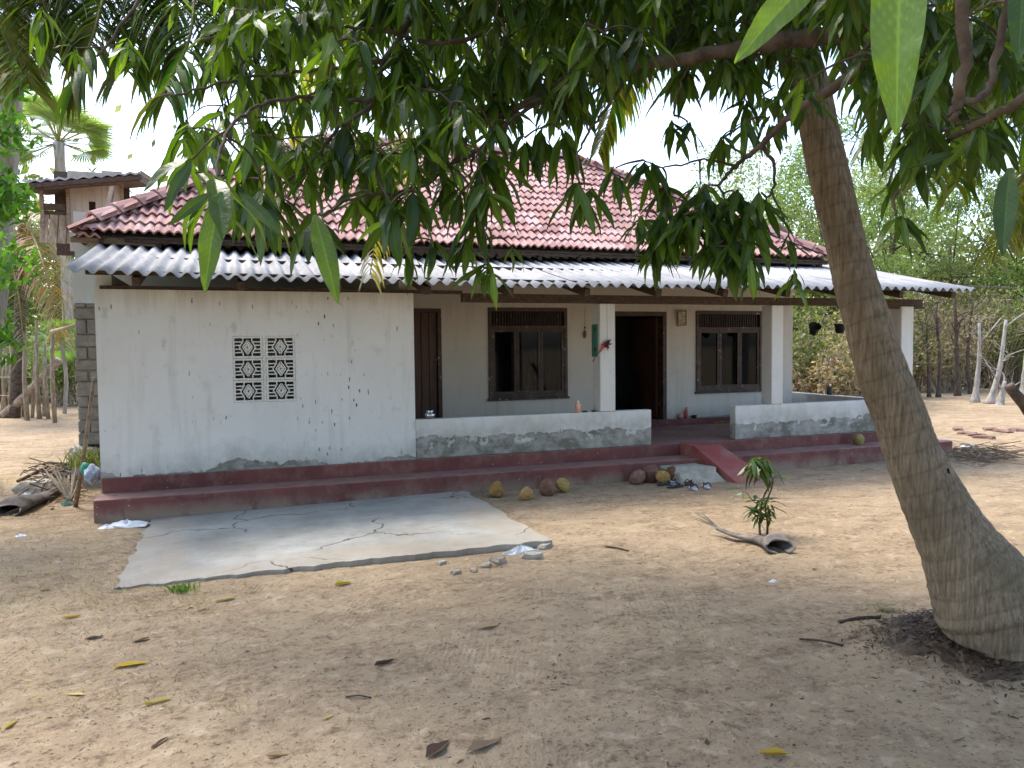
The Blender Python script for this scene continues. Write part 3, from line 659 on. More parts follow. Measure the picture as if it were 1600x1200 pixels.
def dry_bush(name, label, base, h, rad, n, colors, nleaf, group=None, leaf=.08):
    base = Vector(base); t = thing(name, label, 'bush', base, group); m = MB(); tips = []
    for i in range(n):
        a = U(0, 6.28); r = rad*U(.1, 1); e = base+Vector((math.cos(a)*r, math.sin(a)*r, h*U(.45, 1))); s0 = base+Vector((U(-.3, .3)*rad, U(-.3, .3)*rad, 0))
        mid = lerp(s0, e, .5)+Vector((U(-.2, .2), U(-.2, .2), U(0, .25)))*h*.35
        c = catmull([s0, mid, e], 4); m.tube(c, [lerp(.016, .004, k/(len(c)-1)) for k in range(len(c))], 4, cap=False); tips += c[3:]
        for q in range(2):
            b0 = random.choice(c[3:]); b1 = b0+Vector((U(-1, 1), U(-1, 1), U(-.3, .8)))*h*.2; m.tube([b0, b1], [.006, .002], 3, cap=False); tips.append(b1)
    m.build('twigs', DRYWOOD, t)['kind'] = 'stuff'
    if nleaf:
        T = np.array([tuple(p) for p in tips]); C = T[np.random.randint(0, len(T), nleaf)]+np.random.normal(size=(nleaf, 3))*.12*h*.5; C = C[C[:, 2] > base.z+.02]
        V, F_, c_ = leaf_cloud(C, leaf, colors); np_mesh('leaves', FOLIAGE, V, F_, c_, t, origin=tuple(base))['kind'] = 'stuff'
    return t

def leaflets(rach, L0, n, col_a, col_b, hang=.6, fwdk=.55, width=.045, start=.12, sides=(1, -1), spread=1.0, seg=4, plane=None):
    """pinnate strips along a rachis polyline: V,F,col arrays"""
    R_ = [Vector(p) for p in rach]; m = len(R_); V = []; F_ = []; Cc = []
    cum = [0]
    for i in range(1, m): cum.append(cum[-1]+(R_[i]-R_[i-1]).length)
    for k in range(n):
        t = start+(1-start)*(k+.5)/n; s = t*cum[-1]; i = max(1, next((j for j in range(m) if cum[j] >= s), m-1)); f = (s-cum[i-1])/max(1e-6, cum[i]-cum[i-1])
        p = lerp(R_[i-1], R_[i], f); tg = (R_[i]-R_[i-1]).normalized()
        sdv = tg.cross(Vector((0, 0, 1)))
        if plane is not None: sdv = Vector(plane)-tg*Vector(plane).dot(tg)
        sdv = sdv.normalized() if sdv.length > .05 else tg.orthogonal().normalized()
        prof = max(.42, math.sin(math.pi*min(1, .18+.84*t))**.6)
        for sg in sides:
            L = L0*prof*U(.85, 1.12); d = (sdv*sg*spread*U(.8, 1.1)+tg*fwdk*U(.7, 1.3)+Vector((U(-.1, .1), U(-.1, .1), U(-.05, .2)))).normalized()
            w0 = width*U(.8, 1.15); q = p.copy(); dd = d.copy(); wv = dd.cross(Vector((U(-.3, .3), U(-.3, .3), 1))).normalized(); b = len(V)
            tc = tuple(lerp(col_a[j], col_b[j], random.random())*U(.8, 1.2) for j in range(3))
            for e in range(seg+1):
                u = e/seg; w = w0*(.55+.9*u if u < .35 else (1-u)/.65*.87+.02)*.5
                V += [tuple(q+wv*w), tuple(q-wv*w)]; Cc += [tc, tc]
                dd = (dd+Vector((0, 0, -1))*hang*(.35+.9*u)/seg*2.0).normalized(); q = q+dd*(L/seg)
                wv = (wv-dd*wv.dot(dd)); wv = wv.normalized() if wv.length > .02 else dd.orthogonal().normalized()
            F_ += [(b+2*e, b+2*e+1, b+2*e+3, b+2*e+2) for e in range(seg)]
    return np.array(V), np.array(F_), np.array(Cc)
def frond(palm, pts, L0, n, ca, cb, rr=.028, dry=False, **kw):
    c = catmull(pts, 8); m = MB(); k = len(c)
    m.tube(c, [lerp(rr, rr*.18, (i/(k-1))**.8) for i in range(k)], 6, col=(.30, .26, .10) if not dry else (.30, .22, .13))
    o = m.build('frond', PALMLEAF, palm, smooth=True)
    V, F_, c_ = leaflets(c, L0, n, ca, cb, **kw); np_mesh('leaflets', PALMLEAF, V, F_, c_, o, origin=tuple(c[0]))['kind'] = 'stuff'
    return o
GREEN_A, GREEN_B = (.05, .10, .018), (.115, .17, .028); YEL_A, YEL_B = (.165, .19, .022), (.28, .27, .05); DRY_A, DRY_B = (.26, .185, .10), (.42, .32, .19)

# ================================================================== LEANING COCONUT PALM (right foreground)
edges = [(1000,1486,1650),(950,1464,1638),(900,1451,1600),(850,1436,1556),(800,1417,1520),(750,1399,1489),(700,1381,1464),(650,1365,1446),(600,1347,1424),(550,1331,1405),(500,1319,1389),(450,1306,1372),(400,1295,1357),(325,1278,1338),(250,1259,1321),(200,1250,1309),(150,1240,1298),(100,1224,1284),(50,1212,1268)]
pts = []; rad = []
for i, (y, a, b) in enumerate(edges):
    dep = 4.12+.35*i/len(edges); pts.append(at_d((a+b)/2, y, dep)); rad.append((b-a)/2*dep/FPX*.975)
pts.insert(0, pts[0]+Vector((.05, -.02, -.28))); rad.insert(0, rad[0]*1.08)
crown1 = at_d(1140, -260, 4.75); pts += [at_d(1190, -90, 4.6), crown1]; rad += [.098, .09]
cp = catmull(pts, 10); cr_ = []
for i in range(len(cp)):
    t = i/10; k = min(int(t), len(rad)-2); cr_.append(lerp(rad[k], rad[k+1], t-k))
L = 0; rr = []
for i, p in enumerate(cp):
    if i: L += (p-cp[i-1]).length
    rr.append(cr_[i]*(1+.007*math.sin(L*58)+.014*math.sin(L*11+1)))
palm1 = thing('coconut_palm', 'leaning coconut palm with ringed grey-brown trunk in front of the veranda', 'palm', PALM_BASE)
MB().tube(cp, rr, 28, wob=.012).build('trunk', BARK_PALM, palm1, smooth=True)
# knot hole scars on the trunk
for x_, y_ in ((1348, 504), (1478, 752)):
    k = min(range(len(cp)), key=lambda i: (project(cp[i])[1]-y_)**2); tn = (cp[k]-cp[k-1]).normalized(); vw = (EYE-cp[k]).normalized(); s_ = tn.cross(vw).normalized()
    off = (x_-project(cp[k])[0])*project(cp[k])[2]/FPX; sgn = 1 if s_.dot(right) > 0 else -1
    c = cp[k]+s_*sgn*off+vw*(math.sqrt(max(.0001, rr[k]**2-off**2))-.004)
    MB().blob(c-vw*.006, .011, 2, .25, (.7, .7, 2.0), 3).build('knot_hole', simple('knot', (.012, .01, .008), .9, .2, 9, 0), palm1, smooth=True)
def fr1(pp, *a, **k): return frond(palm1, [crown1]+[at_d(*p) for p in pp], *a, **k)
fr1([(930,-330,5.5),(720,-60,6.4),(620,180,7.0),(578,430,7.3)], .70, 110, YEL_A, DRY_A, hang=1.3, width=.045)
fr1([(980,-330,5.6),(860,-110,6.3),(790,80,6.8),(755,190,7.0)], .90, 120, GREEN_B, YEL_A, hang=1.5, width=.05)
fr1([(1060,-330,5.4),(1010,-80,6.0),(975,100,6.4),(935,240,6.6)], .80, 120, GREEN_A, YEL_A, hang=1.0, width=.05)
fr1([(900,-350,5.0),(640,-130,5.8),(480,40,6.2),(420,130,6.3)], .90, 120, GREEN_B, YEL_A, hang=1.4, width=.05)
fr1([(800,-350,5.2),(620,-160,6.0),(560,40,6.6),(530,190,6.8)], .90, 120, GREEN_B, YEL_A, hang=1.3, width=.05)
fr1([(1010,-330,5.4),(900,-150,6.2),(840,20,6.8),(690,150,7.2)], .90, 130, GREEN_B, YEL_A, hang=1.5, width=.05)
fr1([(840,-340,5.6),(700,-190,6.6),(500,60,7.4),(450,220,7.6)], .90, 130, GREEN_B, YEL_B, hang=1.4, width=.05)
fr1([(1000,-420,4.4),(700,-360,3.9),(500,-250,3.8)], .9, 80, GREEN_A, GREEN_B, hang=1.2)
fr1([(1250,-330,5.5),(1360,-100,6.3),(1400,80,6.9),(1350,230,7.2)], .85, 120, GREEN_A, GREEN_B, hang=.9, width=.05)
fr1([(1300,-400,4.6),(1520,-280,4.6),(1700,-60,4.6)], .95, 85, GREEN_A, GREEN_B, hang=1.0)
fr1([(1120,-560,4.2),(1100,-600,2.8),(1080,-300,1.9)], .9, 80, GREEN_A, GREEN_B, hang=1.0)
for q in range(7):
    a = q*.9; MB().blob(crown1+Vector((.2*math.cos(a), .2*math.sin(a), -.22-.05*(q % 2))), .1, 2, .06, (1, 1, 1.2), q).build('coconut_on_palm', simple('green_coconut', (.12, .16, .04), .5, .2, 9, .002), palm1, smooth=True)

# palm out of the frame on the right whose fronds hang into view
p2b = at_z(1960, 900, 0); crown2 = Vector((p2b.x-.3, p2b.y+.2, 4.6))
palm2 = thing('coconut_palm', 'coconut palm at the right edge, its yellow-green fronds hanging into view', 'palm', p2b)
tp = catmull([p2b+Vector((0, 0, -.15)), lerp(p2b, crown2, .5)+Vector((.12, 0, 0)), crown2], 14); MB().tube(tp, [lerp(.19, .11, i/(len(tp)-1))*(1+.015*math.sin(i*2.1)) for i in range(len(tp))], 16).build('trunk', BARK_PALM, palm2, smooth=True)
def fr2(pp, *a, **k): return frond(palm2, [crown2]+[at_d(*p) for p in pp], *a, **k)
fr2([(1750,-110,5.0),(1600,-50,4.7),(1480,60,4.5),(1400,190,4.5)], .80, 140, GREEN_B, YEL_A, hang=.65, width=.052)
fr2([(1780,-20,5.0),(1640,40,4.8),(1555,150,4.7),(1495,290,4.7)], .72, 130, GREEN_B, YEL_A, hang=.9, width=.05)
fr2([(1800,120,5.0),(1700,170,4.9),(1620,260,4.8),(1575,370,4.8)], .60, 120, GREEN_B, YEL_B, hang=1.1, width=.045)
fr2([(1760,20,5.0),(1620,70,4.5),(1510,160,4.3),(1445,280,4.2)], .62, 140, YEL_A, GREEN_B, hang=.9, width=.042)
fr2([(1780,140,4.9),(1670,190,4.4),(1590,290,4.2),(1550,410,4.1)], .42, 130, YEL_A, YEL_B, hang=1.1, width=.036)
fr2([(1730,-160,5.6),(1640,-60,5.4),(1580,60,5.3),(1560,190,5.3)], .85, 140, GREEN_A, GREEN_B, hang=.9, width=.055)
fr2([(1700,-190,5.4),(1520,-140,5.0),(1380,-20,4.9),(1310,110,4.9)], .85, 140, GREEN_A, GREEN_B, hang=.8, width=.055)
fr2([(1820,60,4.4),(1720,130,4.1),(1650,240,4.0),(1620,340,4.0)], .55, 120, GREEN_A, YEL_A, hang=1.0, width=.05)
fr2([(1760,-200,5.8),(1580,-120,6.2),(1460,20,6.6),(1400,150,6.8)], .85, 120, GREEN_A, GREEN_B, hang=.8, width=.05)
fr2([(2100,-220,6.2),(2300,-100,6.6),(2400,160,6.8)], .9, 70, GREEN_A, GREEN_B, hang=.9)
fr2([(1990,-280,4.6),(1960,-320,3.4)], .9, 60, GREEN_A, GREEN_B, hang=.9)

# left palm: pale trunk at the left edge, fronds hanging across the upper left corner
p3b = at_z(-42, 742, 0); crown3 = at_d(60, -230, 6.6)
palm3 = thing('coconut_palm', 'coconut palm with pale smooth trunk at the left edge of the yard', 'palm', p3b)
tp = catmull([p3b+Vector((0, 0, -.1)), at_d(-20, 560, 8.9), at_d(-3, 400, 8.8), at_d(25, 50, 8.0), crown3], 10)
MB().tube(tp, [lerp(.16, .10, i/(len(tp)-1))*(1+.012*math.sin(i*2.3)) for i in range(len(tp))], 16).build('trunk', BARK_GREY, palm3, smooth=True)
def fr3(pp, *a, **k): return frond(palm3, [crown3]+[at_d(*p) for p in pp], *a, **k)
fr3([(190,-200,5.8),(285,-90,5.1),(300,40,4.6),(255,150,4.4)], .90, 190, GREEN_A, GREEN_B, hang=1.3, width=.05)
fr3([(110,-190,5.6),(165,-70,5.0),(150,40,4.7),(115,130,4.6)], .85, 180, GREEN_A, (.085, .10, .02), hang=1.3, width=.05)
fr3([(20,-190,5.8),(-30,-60,5.3),(0,40,5.0),(50,140,4.9)], .80, 160, GREEN_B, YEL_A, hang=1.1, width=.045)
fr3([(260,-220,6.2),(390,-130,5.6),(440,20,5.2),(425,150,5.1)], .85, 160, GREEN_A, GREEN_B, hang=1.1, width=.05)
fr3([(150,-200,6.0),(215,-120,5.4),(225,10,5.0),(195,110,4.8)], .90, 180, GREEN_A, GREEN_B, hang=1.4, width=.05)
fr3([(90,-220,5.8),(80,-120,5.3),(70,-10,5.0),(75,90,4.9)], .85, 170, GREEN_A, GREEN_B, hang=1.2, width=.05)
fr3([(230,-230,6.0),(330,-140,5.6),(350,0,5.3),(330,120,5.2)], .90, 180, GREEN_A, GREEN_B, hang=1.2, width=.052)
fr3([(130,-260,6.2),(250,-160,5.9),(265,-20,5.7),(235,90,5.6)], .95, 180, GREEN_A, GREEN_B, hang=1.3, width=.055)
fr3([(60,-260,6.2),(120,-150,5.9),(110,-20,5.6),(90,80,5.5)], .95, 180, GREEN_A, (.085, .11, .02), hang=1.3, width=.055)
fr3([(-10,-240,6.2),(20,-140,5.8),(30,-20,5.5),(25,90,5.4)], .90, 160, GREEN_A, GREEN_B, hang=1.2, width=.052)
fr3([(-60,-280,9.2),(-150,-100,9.6),(-200,140,9.6)], .95, 70, GREEN_A, GREEN_B, hang=.9)
fr3([(60,-350,7.4),(-20,-320,5.8)], .95, 70, GREEN_A, GREEN_B, hang=.9)

# ================================================================== MANGO TREE overhead
mango = thing('mango_tree', 'large mango tree whose leafy branches hang across the top of the view', 'tree', at_z(2050, 1500, 0))
mb0 = at_z(2050, 1500, 0); fork = Vector((mb0.x+.1, mb0.y+.3, 2.9))
m = MB(); tp = catmull([mb0+Vector((0, 0, -.2)), mb0+Vector((.05, .1, 1.4)), fork], 8); m.tube(tp, [lerp(.26, .17, i/(len(tp)-1)) for i in range(len(tp))], 16, wob=.03)
m.build('trunk', BARK, mango, smooth=True)
LIMBS = [
 ([None, (1560,-320,2.7), (1370,8,2.8), (1290,55,2.9), (1200,68,3.0), (1080,90,3.1), (1000,98,3.2), (925,98,3.2), (860,140,3.3), (800,172,3.4), (735,190,3.5), (650,183,3.5)], .085, .010),
 ([None, (1620,-240,2.4), (1372,60,2.5), (1335,112,2.6), (1285,148,2.7), (1235,180,2.8), (1190,226,2.9), (1150,260,3.0), (1120,290,3.0)], .06, .006),
 ([None, (1500,-420,3.0), (1150,-330,3.2), (900,-300,3.4), (650,-260,3.6), (350,-200,3.6), (200,-60,3.6)], .11, .012),
 ([(1030,-315,3.3), (1000,-100,3.2), (945,20,3.2), (915,75,3.2), (880,122,3.25), (855,152,3.3), (800,187,3.3), (740,240,3.35), (695,262,3.4), (640,292,3.4), (590,312,3.4)], .032, .005),
 ([(760,-280,3.5), (690,-110,3.45), (640,30,3.4), (600,95,3.4), (580,160,3.35), (525,205,3.3), (495,245,3.3), (440,290,3.2)], .03, .005),
 ([(900,-300,3.4), (860,-60,3.3), (790,30,3.3), (700,68,3.35), (600,50,3.4), (500,42,3.4), (400,52,3.4), (310,62,3.4)], .026, .005),
 ([(735,190,3.5), (722,235,3.45), (690,270,3.4), (640,300,3.3), (560,308,3.1), (505,335,3.0)], .014, .005),
 ([(1000,98,3.2), (962,150,3.1), (932,190,3.05), (906,232,3.0), (905,285,3.0)], .012, .004),
 ([None, (1640,-200,2.0), (1515,-40,1.95), (1507,100,2.0), (1492,168,2.05), (1494,186,2.05)], .035, .012),
 ([(1640,-200,2.0), (1562,60,2.1), (1545,140,2.1), (1505,160,2.05)], .02, .008),
 ([None, (1750,20,2.0), (1600,152,2.1), (1530,190,2.2), (1482,220,2.3), (1440,242,2.4), (1402,300,2.5), (1400,338,2.5)], .03, .004),
 ([(600,95,3.4), (480,112,3.4), (380,122,3.3), (300,142,3.2), (250,152,3.2)], .014, .004),
 ([(580,160,3.35), (500,152,3.2), (420,160,3.0), (360,200,2.7), (335,285,2.5)], .014, .005),
 ([(350,-200,3.6), (260,-60,3.4), (190,40,3.2), (150,90,3.2)], .02, .005),
 ([(1190,226,2.9), (1210,260,3.0), (1205,300,3.0), (1180,330,3.0)], .012, .004),
 ([(1205,300,3.0), (1232,360,3.0), (1242,420,3.0)], .006, .003),
 ([(1080,90,3.1), (1060,140,3.1), (1052,180,3.1)], .008, .003),
 ([(1150,260,3.0), (1100,250,3.1), (1040,262,3.1), (1005,252,3.1)], .008, .003),
 ([(740,240,3.35), (735,290,3.3), (752,350,3.25), (765,410,3.2)], .009, .003),
 ([(1335,112,2.6), (1360,60,2.4), (1400,-20,2.2), (1420,-60,2.0)], .012, .006),
]
limb_pts = []
for spec, r0_, r1_ in LIMBS:
    P_ = [fork if s is None else at_d(*s) for s in spec]; c = catmull(P_, 7); k = len(c)
    rr_ = [lerp(r0_*.85, r1_, (i/(k-1))**.42)*(1+.08*math.sin(i*1.7)) for i in range(k)]
    c = [p+Vector((U(-1, 1), U(-1, 1), U(-1, 1)))*.006 for p in c]
    MB().tube(c, rr_, 9).build('branch', BARK, mango, smooth=True); limb_pts += c[2:]
# off-frame limbs carrying the rest of the crown
for e in ((-1.5, 1.5, 5.2), (.3, 4.6, 5.6), (3.6, 6.0, 5.6), (5.8, 3.2, 5.0), (4.6, -2.5, 5.2), (.5, -1.8, 5.2), (2.4, 2.6, 6.2)):
    e = Vector(e); c = catmull([fork, lerp(fork, e, .5)+Vector((0, 0, .5)), e], 8); k = len(c)
    MB().tube(c, [lerp(.10, .012, i/(k-1)) for i in range(k)], 8).build('branch', BARK, mango, smooth=True); limb_pts += c[5:]
LP = np.array([tuple(p) for p in limb_pts])

# leaf shapes: long pointed blades folded at the midrib, all meshes shared
def leaf_variant(seed, col):
    rs = random.Random(seed); N = 6; droop = rs.uniform(.10, .5); tw = rs.uniform(-.25, .25); fold = rs.uniform(.10, .35); wid = rs.uniform(.088, .125)
    V = []; C_ = []; x = z = 0.0; ang = rs.uniform(-.1, .2)
    for i in range(N+1):
        t = i/N; w = wid*(math.sin(math.pi*min(1, t*.96+.03))**.8)*(1.12-.35*t)*(0.12 if i == 0 else 1)*(1+.10*math.sin(i*2.2+seed))
        if i == N: w = .003
        a = tw*t
        for sgn in (-1, -.09, 0, .09, 1):
            yy = sgn*w*math.cos(a); zz = abs(sgn)*w*fold+sgn*w*math.sin(a)+.02*math.sin(t*9+seed)*abs(sgn)
            V.append((x, yy, z+zz)); k = 1.8 if sgn == 0 else (1.0 if abs(sgn) < .5 else .9); C_.append(tuple(ch*k for ch in col))
        x += math.cos(ang)/N; z += math.sin(ang)/N; ang -= droop*1.6/N
    F_ = [(i*5+j, (i+1)*5+j, (i+1)*5+j+1, i*5+j+1) for i in range(N) for j in range(4)]
    return np.array(V), np.array(F_), np.array(C_)
LCOL = [(.030, .060, .010), (.040, .080, .011), (.055, .108, .014), (.026, .055, .014), (.070, .130, .016), (.042, .086, .012), (.085, .155, .020), (.033, .068, .013), (.10, .18, .028), (.042, .088, .011)]
LV = [leaf_variant(i, c) for i, c in enumerate(LCOL)]
LME = []
for i, (V, F_, C_) in enumerate(LV):
    o = np_mesh('leaf', LEAF, V, F_, C_, smooth=True); LME.append(o.data); bpy.data.objects.remove(o)
def hero_leaf(col, seed):
    nx_, ny_ = 44, 10; V = []; C_ = []; rs = random.Random(seed); z = 0.0; ang = .12
    for i in range(nx_+1):
        t = i/nx_; w = .12*(math.sin(math.pi*min(1, t*.965+.025))**.75)*(1.1-.3*t)
        for j in range(-ny_, ny_+1):
            s = j/ny_; V.append((t, s*w, z+abs(s)*w*.22+.010*math.sin(t*17+seed)*abs(s)+.005*math.sin(t*41+2*seed)*s*s))
            vein = max(0, math.cos(2*math.pi*(t*15-abs(s)*1.6)))**10; k = 1.75 if j == 0 else (1.0+.40*vein-.12*s*s)*rs.uniform(.95, 1.05)
            C_.append(tuple(ch*k for ch in col))
        z += math.sin(ang)/nx_; ang -= .35/nx_
    m_ = 2*ny_+1; F_ = [(i*m_+j, (i+1)*m_+j, (i+1)*m_+j+1, i*m_+j+1) for i in range(nx_) for j in range(2*ny_)]
    return np.array(V), np.array(F_), np.array(C_)
for i, c_ in enumerate([(.10, .18, .028), (.035, .075, .016), (.07, .13, .018)]):
    LV.append(hero_leaf(c_, i+3)); o = np_mesh('leaf', LEAF, *LV[-1], smooth=True); LME.append(o.data); bpy.data.objects.remove(o)
leaves = []       # (matrix, variant, pixel size)
twigs = MB()
def leaf_matrix(p, d, L, roll):
    d = Vector(d).normalized(); zz = Vector((0, 0, 1))-d*d.z
    zz = zz.normalized() if zz.length > .05 else d.orthogonal().normalized()
    q = Quaternion(d, roll); zz = q @ zz; yy = zz.cross(d)
    return Matrix(((d.x*L, yy.x*L, zz.x*L, p.x), (d.y*L, yy.y*L, zz.y*L, p.y), (d.z*L, yy.z*L, zz.z*L, p.z), (0, 0, 0, 1)))
def add_leaf(p, d, L, roll=None, var=None, face=None):
    p = Vector(p); M = leaf_matrix(p, d, L, U(-.5, .5) if roll is None else roll)
    if face is not None:
        dv = Vector(d).normalized(); zz = Vector(face); zz = (zz-dv*zz.dot(dv)).normalized(); yy = zz.cross(dv)
        M = Matrix(((dv.x*L, yy.x*L, zz.x*L, p.x), (dv.y*L, yy.y*L, zz.y*L, p.y), (dv.z*L, yy.z*L, zz.z*L, p.z), (0, 0, 0, 1)))
    e = p+Vector(d).normalized()*L
    a, b = project(p), project(e); vis = a[2] > .3 and b[2] > .3 and (-40 < a[0] < 1640 and -40 < a[1] < 700 or 0 < b[0] < 1600 and 0 < b[1] < 700)
    leaves.append((M, random.randrange(10) if var is None else var, (L*FPX/max(a[2], .4)) if vis else 0))
WH = []
def whorl(p, n=10, L=.2, droop=(.25, 1.5), attach=True): WH.append((Vector(p), n, L, droop))
def grow():
    """twigs reach each leaf whorl from the nearest wood grown so far"""
    net = LP.copy(); wh = sorted(WH, key=lambda w: ((net-np.array(w[0]))**2).sum(1).min())
    for p, n, L, droop in wh:
        k = int(((net-np.array(p))**2).sum(1).argmin()); q = Vector(net[k]); ln = (p-q).length
        if ln > .85: continue
        if ln > .03:
            c = catmull([q, lerp(q, p, .5)+Vector((U(-.12, .12), U(-.12, .12), U(.0, .16)))*ln, p], 4); j = len(c)-1
            twigs.tube(c, [lerp(.0052 if ln < .6 else .009, .003, i/j) for i in range(j+1)], 5, cap=False)
            net = np.concatenate([net, np.array([tuple(v) for v in c[2:]])])
        a0 = U(0, 6.28)
        for i in range(n):
            a = a0+i*2.4+U(-.3, .3); dr = U(*droop); d = Vector((math.cos(a), math.sin(a), -dr)); base = p+Vector((U(-.012, .012), U(-.012, .012), U(-.05, .02)))*(L/.2)
            add_leaf(base, d, L*U(.65, 1.15))
# clusters that can be recognised in the photograph: x, y, distance, leaves, length, droop range
CL = [(335,285,2.5,9,.27,(.4,2.2)), (300,250,2.8,8,.22,(.2,1.4)), (490,335,3.0,9,.22,(.4,1.6)), (440,300,3.2,10,.22,(.5,2)), (560,300,3.2,9,.21,(.4,1.8)), (610,320,3.4,11,.22,(.5,2.4)),
 (650,300,3.4,10,.21,(.4,2)), (695,275,3.4,10,.21,(.4,2)), (640,380,3.3,8,.16,(.8,3)), (675,375,3.3,8,.17,(.8,3)), (720,300,3.3,11,.20,(.5,2.4)), (745,330,3.25,11,.20,(.5,2.4)), (730,375,3.25,9,.18,(.6,2.6)), (765,412,3.2,9,.17,(.5,2.2)),
 (800,385,3.4,4,.11,(.4,1.4)), (845,200,3.3,11,.21,(.8,3)), (820,215,3.3,9,.19,(.8,3)), (880,205,3.2,9,.2,(.8,2.6)), (905,290,3.0,10,.2,(.5,2.4)), (925,290,3.0,7,.19,(.6,2)), (962,262,3.1,7,.18,(.8,3)), (1005,256,3.1,7,.18,(.6,2.4)), (1020,258,3.1,5,.17,(.6,2)),
 (1052,190,3.1,9,.15,(.5,2.2)), (1075,190,3.1,6,.15,(.5,2)), (1000,335,3.1,9,.17,(.3,1.4)), (1035,330,3.0,10,.2,(.6,2.6)), (1070,320,3.0,11,.2,(.4,2)), (1100,290,3.0,11,.21,(.4,2)), (1085,350,3.0,10,.18,(.5,2)), (1120,330,2.95,11,.2,(.6,2.6)),
 (1150,300,2.95,11,.2,(.4,2)), (1175,340,2.9,10,.2,(.6,2.4)), (1150,380,2.9,11,.15,(.5,2)), (1175,400,2.85,9,.15,(.6,2.4)), (1120,385,2.9,8,.14,(.4,1.6)), (1190,300,2.95,8,.18,(.4,1.6)), (1242,425,3.0,8,.13,(.3,1.6)), (1232,370,3.0,5,.13,(.6,2)),
 (1130,215,3.0,7,.16,(.5,2)), (1165,190,3.0,9,.18,(.5,2)), (1405,342,2.5,11,.155,(.25,1.7)), (1388,290,2.6,5,.13,(.5,2)), (1430,240,2.4,7,.16,(.5,2)), (1530,200,2.2,7,.17,(.3,1.6)), (1450,120,2.2,7,.17,(.3,1.6)),
 (520,235,3.3,10,.21,(.5,2)), (395,215,2.9,10,.23,(.5,2)), (370,290,2.9,9,.22,(.6,2.2)), (480,270,3.2,9,.2,(.5,2)), (290,200,3.0,9,.21,(.5,2)), (425,250,3.1,9,.2,(.5,2)), (585,250,3.4,9,.2,(.5,2)), (780,240,3.4,7,.18,(.6,2))]
for x_, y_, dp, n_, L_, dr in CL: whorl(at_d(x_, y_, dp), n_, L_, dr)
# single leaves close to the lens or standing out
def single(x0, y0, x1, y1, dep, var, roll=0.0, dep1=None):
    a, b = at_d(x0, y0, dep), at_d(x1, y1, dep1 or dep*.98); add_leaf(a, b-a, (b-a).length, None, var, (EYE-a).normalized()+right*U(-.3, .3)+up*.3)
single(1412, -130, 1398, 205, 1.05, 10, 1.35); single(1578, 262, 1566, 398, 1.9, 11, 1.4); single(1300, -70, 1150, 92, 1.5, 10, 1.1); single(1600, -60, 1592, 95, 1.5, 11, 1.3)
single(492, 335, 528, 472, 2.6, 12, 1.3); single(345, 300, 318, 455, 2.4, 12, 1.2); single(330, 300, 262, 352, 2.4, 3, .9); single(372, 300, 445, 372, 2.5, 1, .9); single(770, 425, 772, 480, 3.1, 6, 1.2); single(1172, 405, 1176, 465, 2.8, 6, 1.2); single(905, 290, 930, 365, 2.9, 4, 1.2)
single(300, 250, 255, 330, 2.6, 3, 1.0); single(1480, 90, 1440, 170, 1.9, 2, 1.0); single(1490, 240, 1420, 260, 2.2, 7, .7)
# the mass of foliage along the top
XS = [-60, 60, 130, 180, 250, 300, 400, 480, 560, 640, 720, 790, 830, 900, 960, 1000, 1080, 1140, 1180, 1260, 1330, 1400, 1480, 1560, 1660]
YS = [60, 90, 110, 120, 220, 250, 260, 285, 270, 280, 290, 200, 200, 190, 150, 105, 95, 120, 230, 160, 90, 150, 170, 220, 260]
cnt = 0
while cnt < 760:
    x_ = U(-80, 1680); lim = float(np.interp(x_, XS, YS)); y_ = lim-25-(lim+330)*U(0, 1)**1.15
    if x_ < 110 and random.random() < .85: continue
    if x_ < 345 and y_ < 235 and random.random() < .95: continue
    if x_ > 1330 and random.random() < .78: continue
    dp = U(2.9, 5.0) if x_ < 1250 else U(2.3, 4.0)
    if 1180 < x_ < 1330 and y_ > 20 and random.random() < .7: continue
    whorl(at_d(x_, y_, dp), random.randint(8, 11), U(.15, .215), (.3, 2.0)); cnt += 1
for _ in range(330):
    x_ = U(60, 1660); dp = U(3.2, 5.2) if x_ < 1300 else U(2.4, 4.0)
    if x_ < 345 and random.random() < .96 or x_ > 1330 and random.random() < .8: continue
    whorl(at_d(x_, U(-130, 110), dp), random.randint(9, 12), U(.17, .24), (.3, 2.0))
for _ in range(22): whorl(at_d(U(330, 800), U(110, 320), U(2.8, 3.8)), random.randint(9, 11), U(.18, .25), (.4, 2.2))
for _ in range(16): whorl(at_d(U(1010, 1200), U(285, 390), U(2.8, 3.2)), random.randint(8, 10), U(.14, .19), (.4, 2.2))
for _ in range(30): whorl(at_d(U(1360, 1600), U(20, 220), U(2.2, 3.2)), random.randint(7, 9), U(.15, .20), (.4, 2.0))
# the rest of the crown, above and behind the picture
for _ in range(380):
    q = limb_pts[random.randrange(len(limb_pts))]; p = q+Vector((random.gauss(0, .75), random.gauss(0, .75), random.gauss(.35, .45)))
    pr = project(p)
    if pr[2] > .2 and -250 < pr[0] < 1850 and pr[1] > (-150 if pr[0] > 360 else -420): continue
    if p.z < 2.4: continue
    whorl(p, 9, .22, (.2, 1.5))
for _ in range(170):
    p = Vector((U(-2.0, 6.5), U(-1.5, 6.0), U(4.2, 6.6))); pr = project(p)
    if pr[2] > .2 and -300 < pr[0] < 1850 and pr[1] > (-160 if pr[0] > 360 else -450): continue
    whorl(p, 9, .23, (.2, 1.4), attach=True)
grow()
twigs.build('twigs', BARK, mango)['kind'] = 'stuff'
order = sorted(range(len(leaves)), key=lambda i: -leaves[i][2]); big = set(order[:300]); VV = []; FF = []; CC = []; nvv = 0
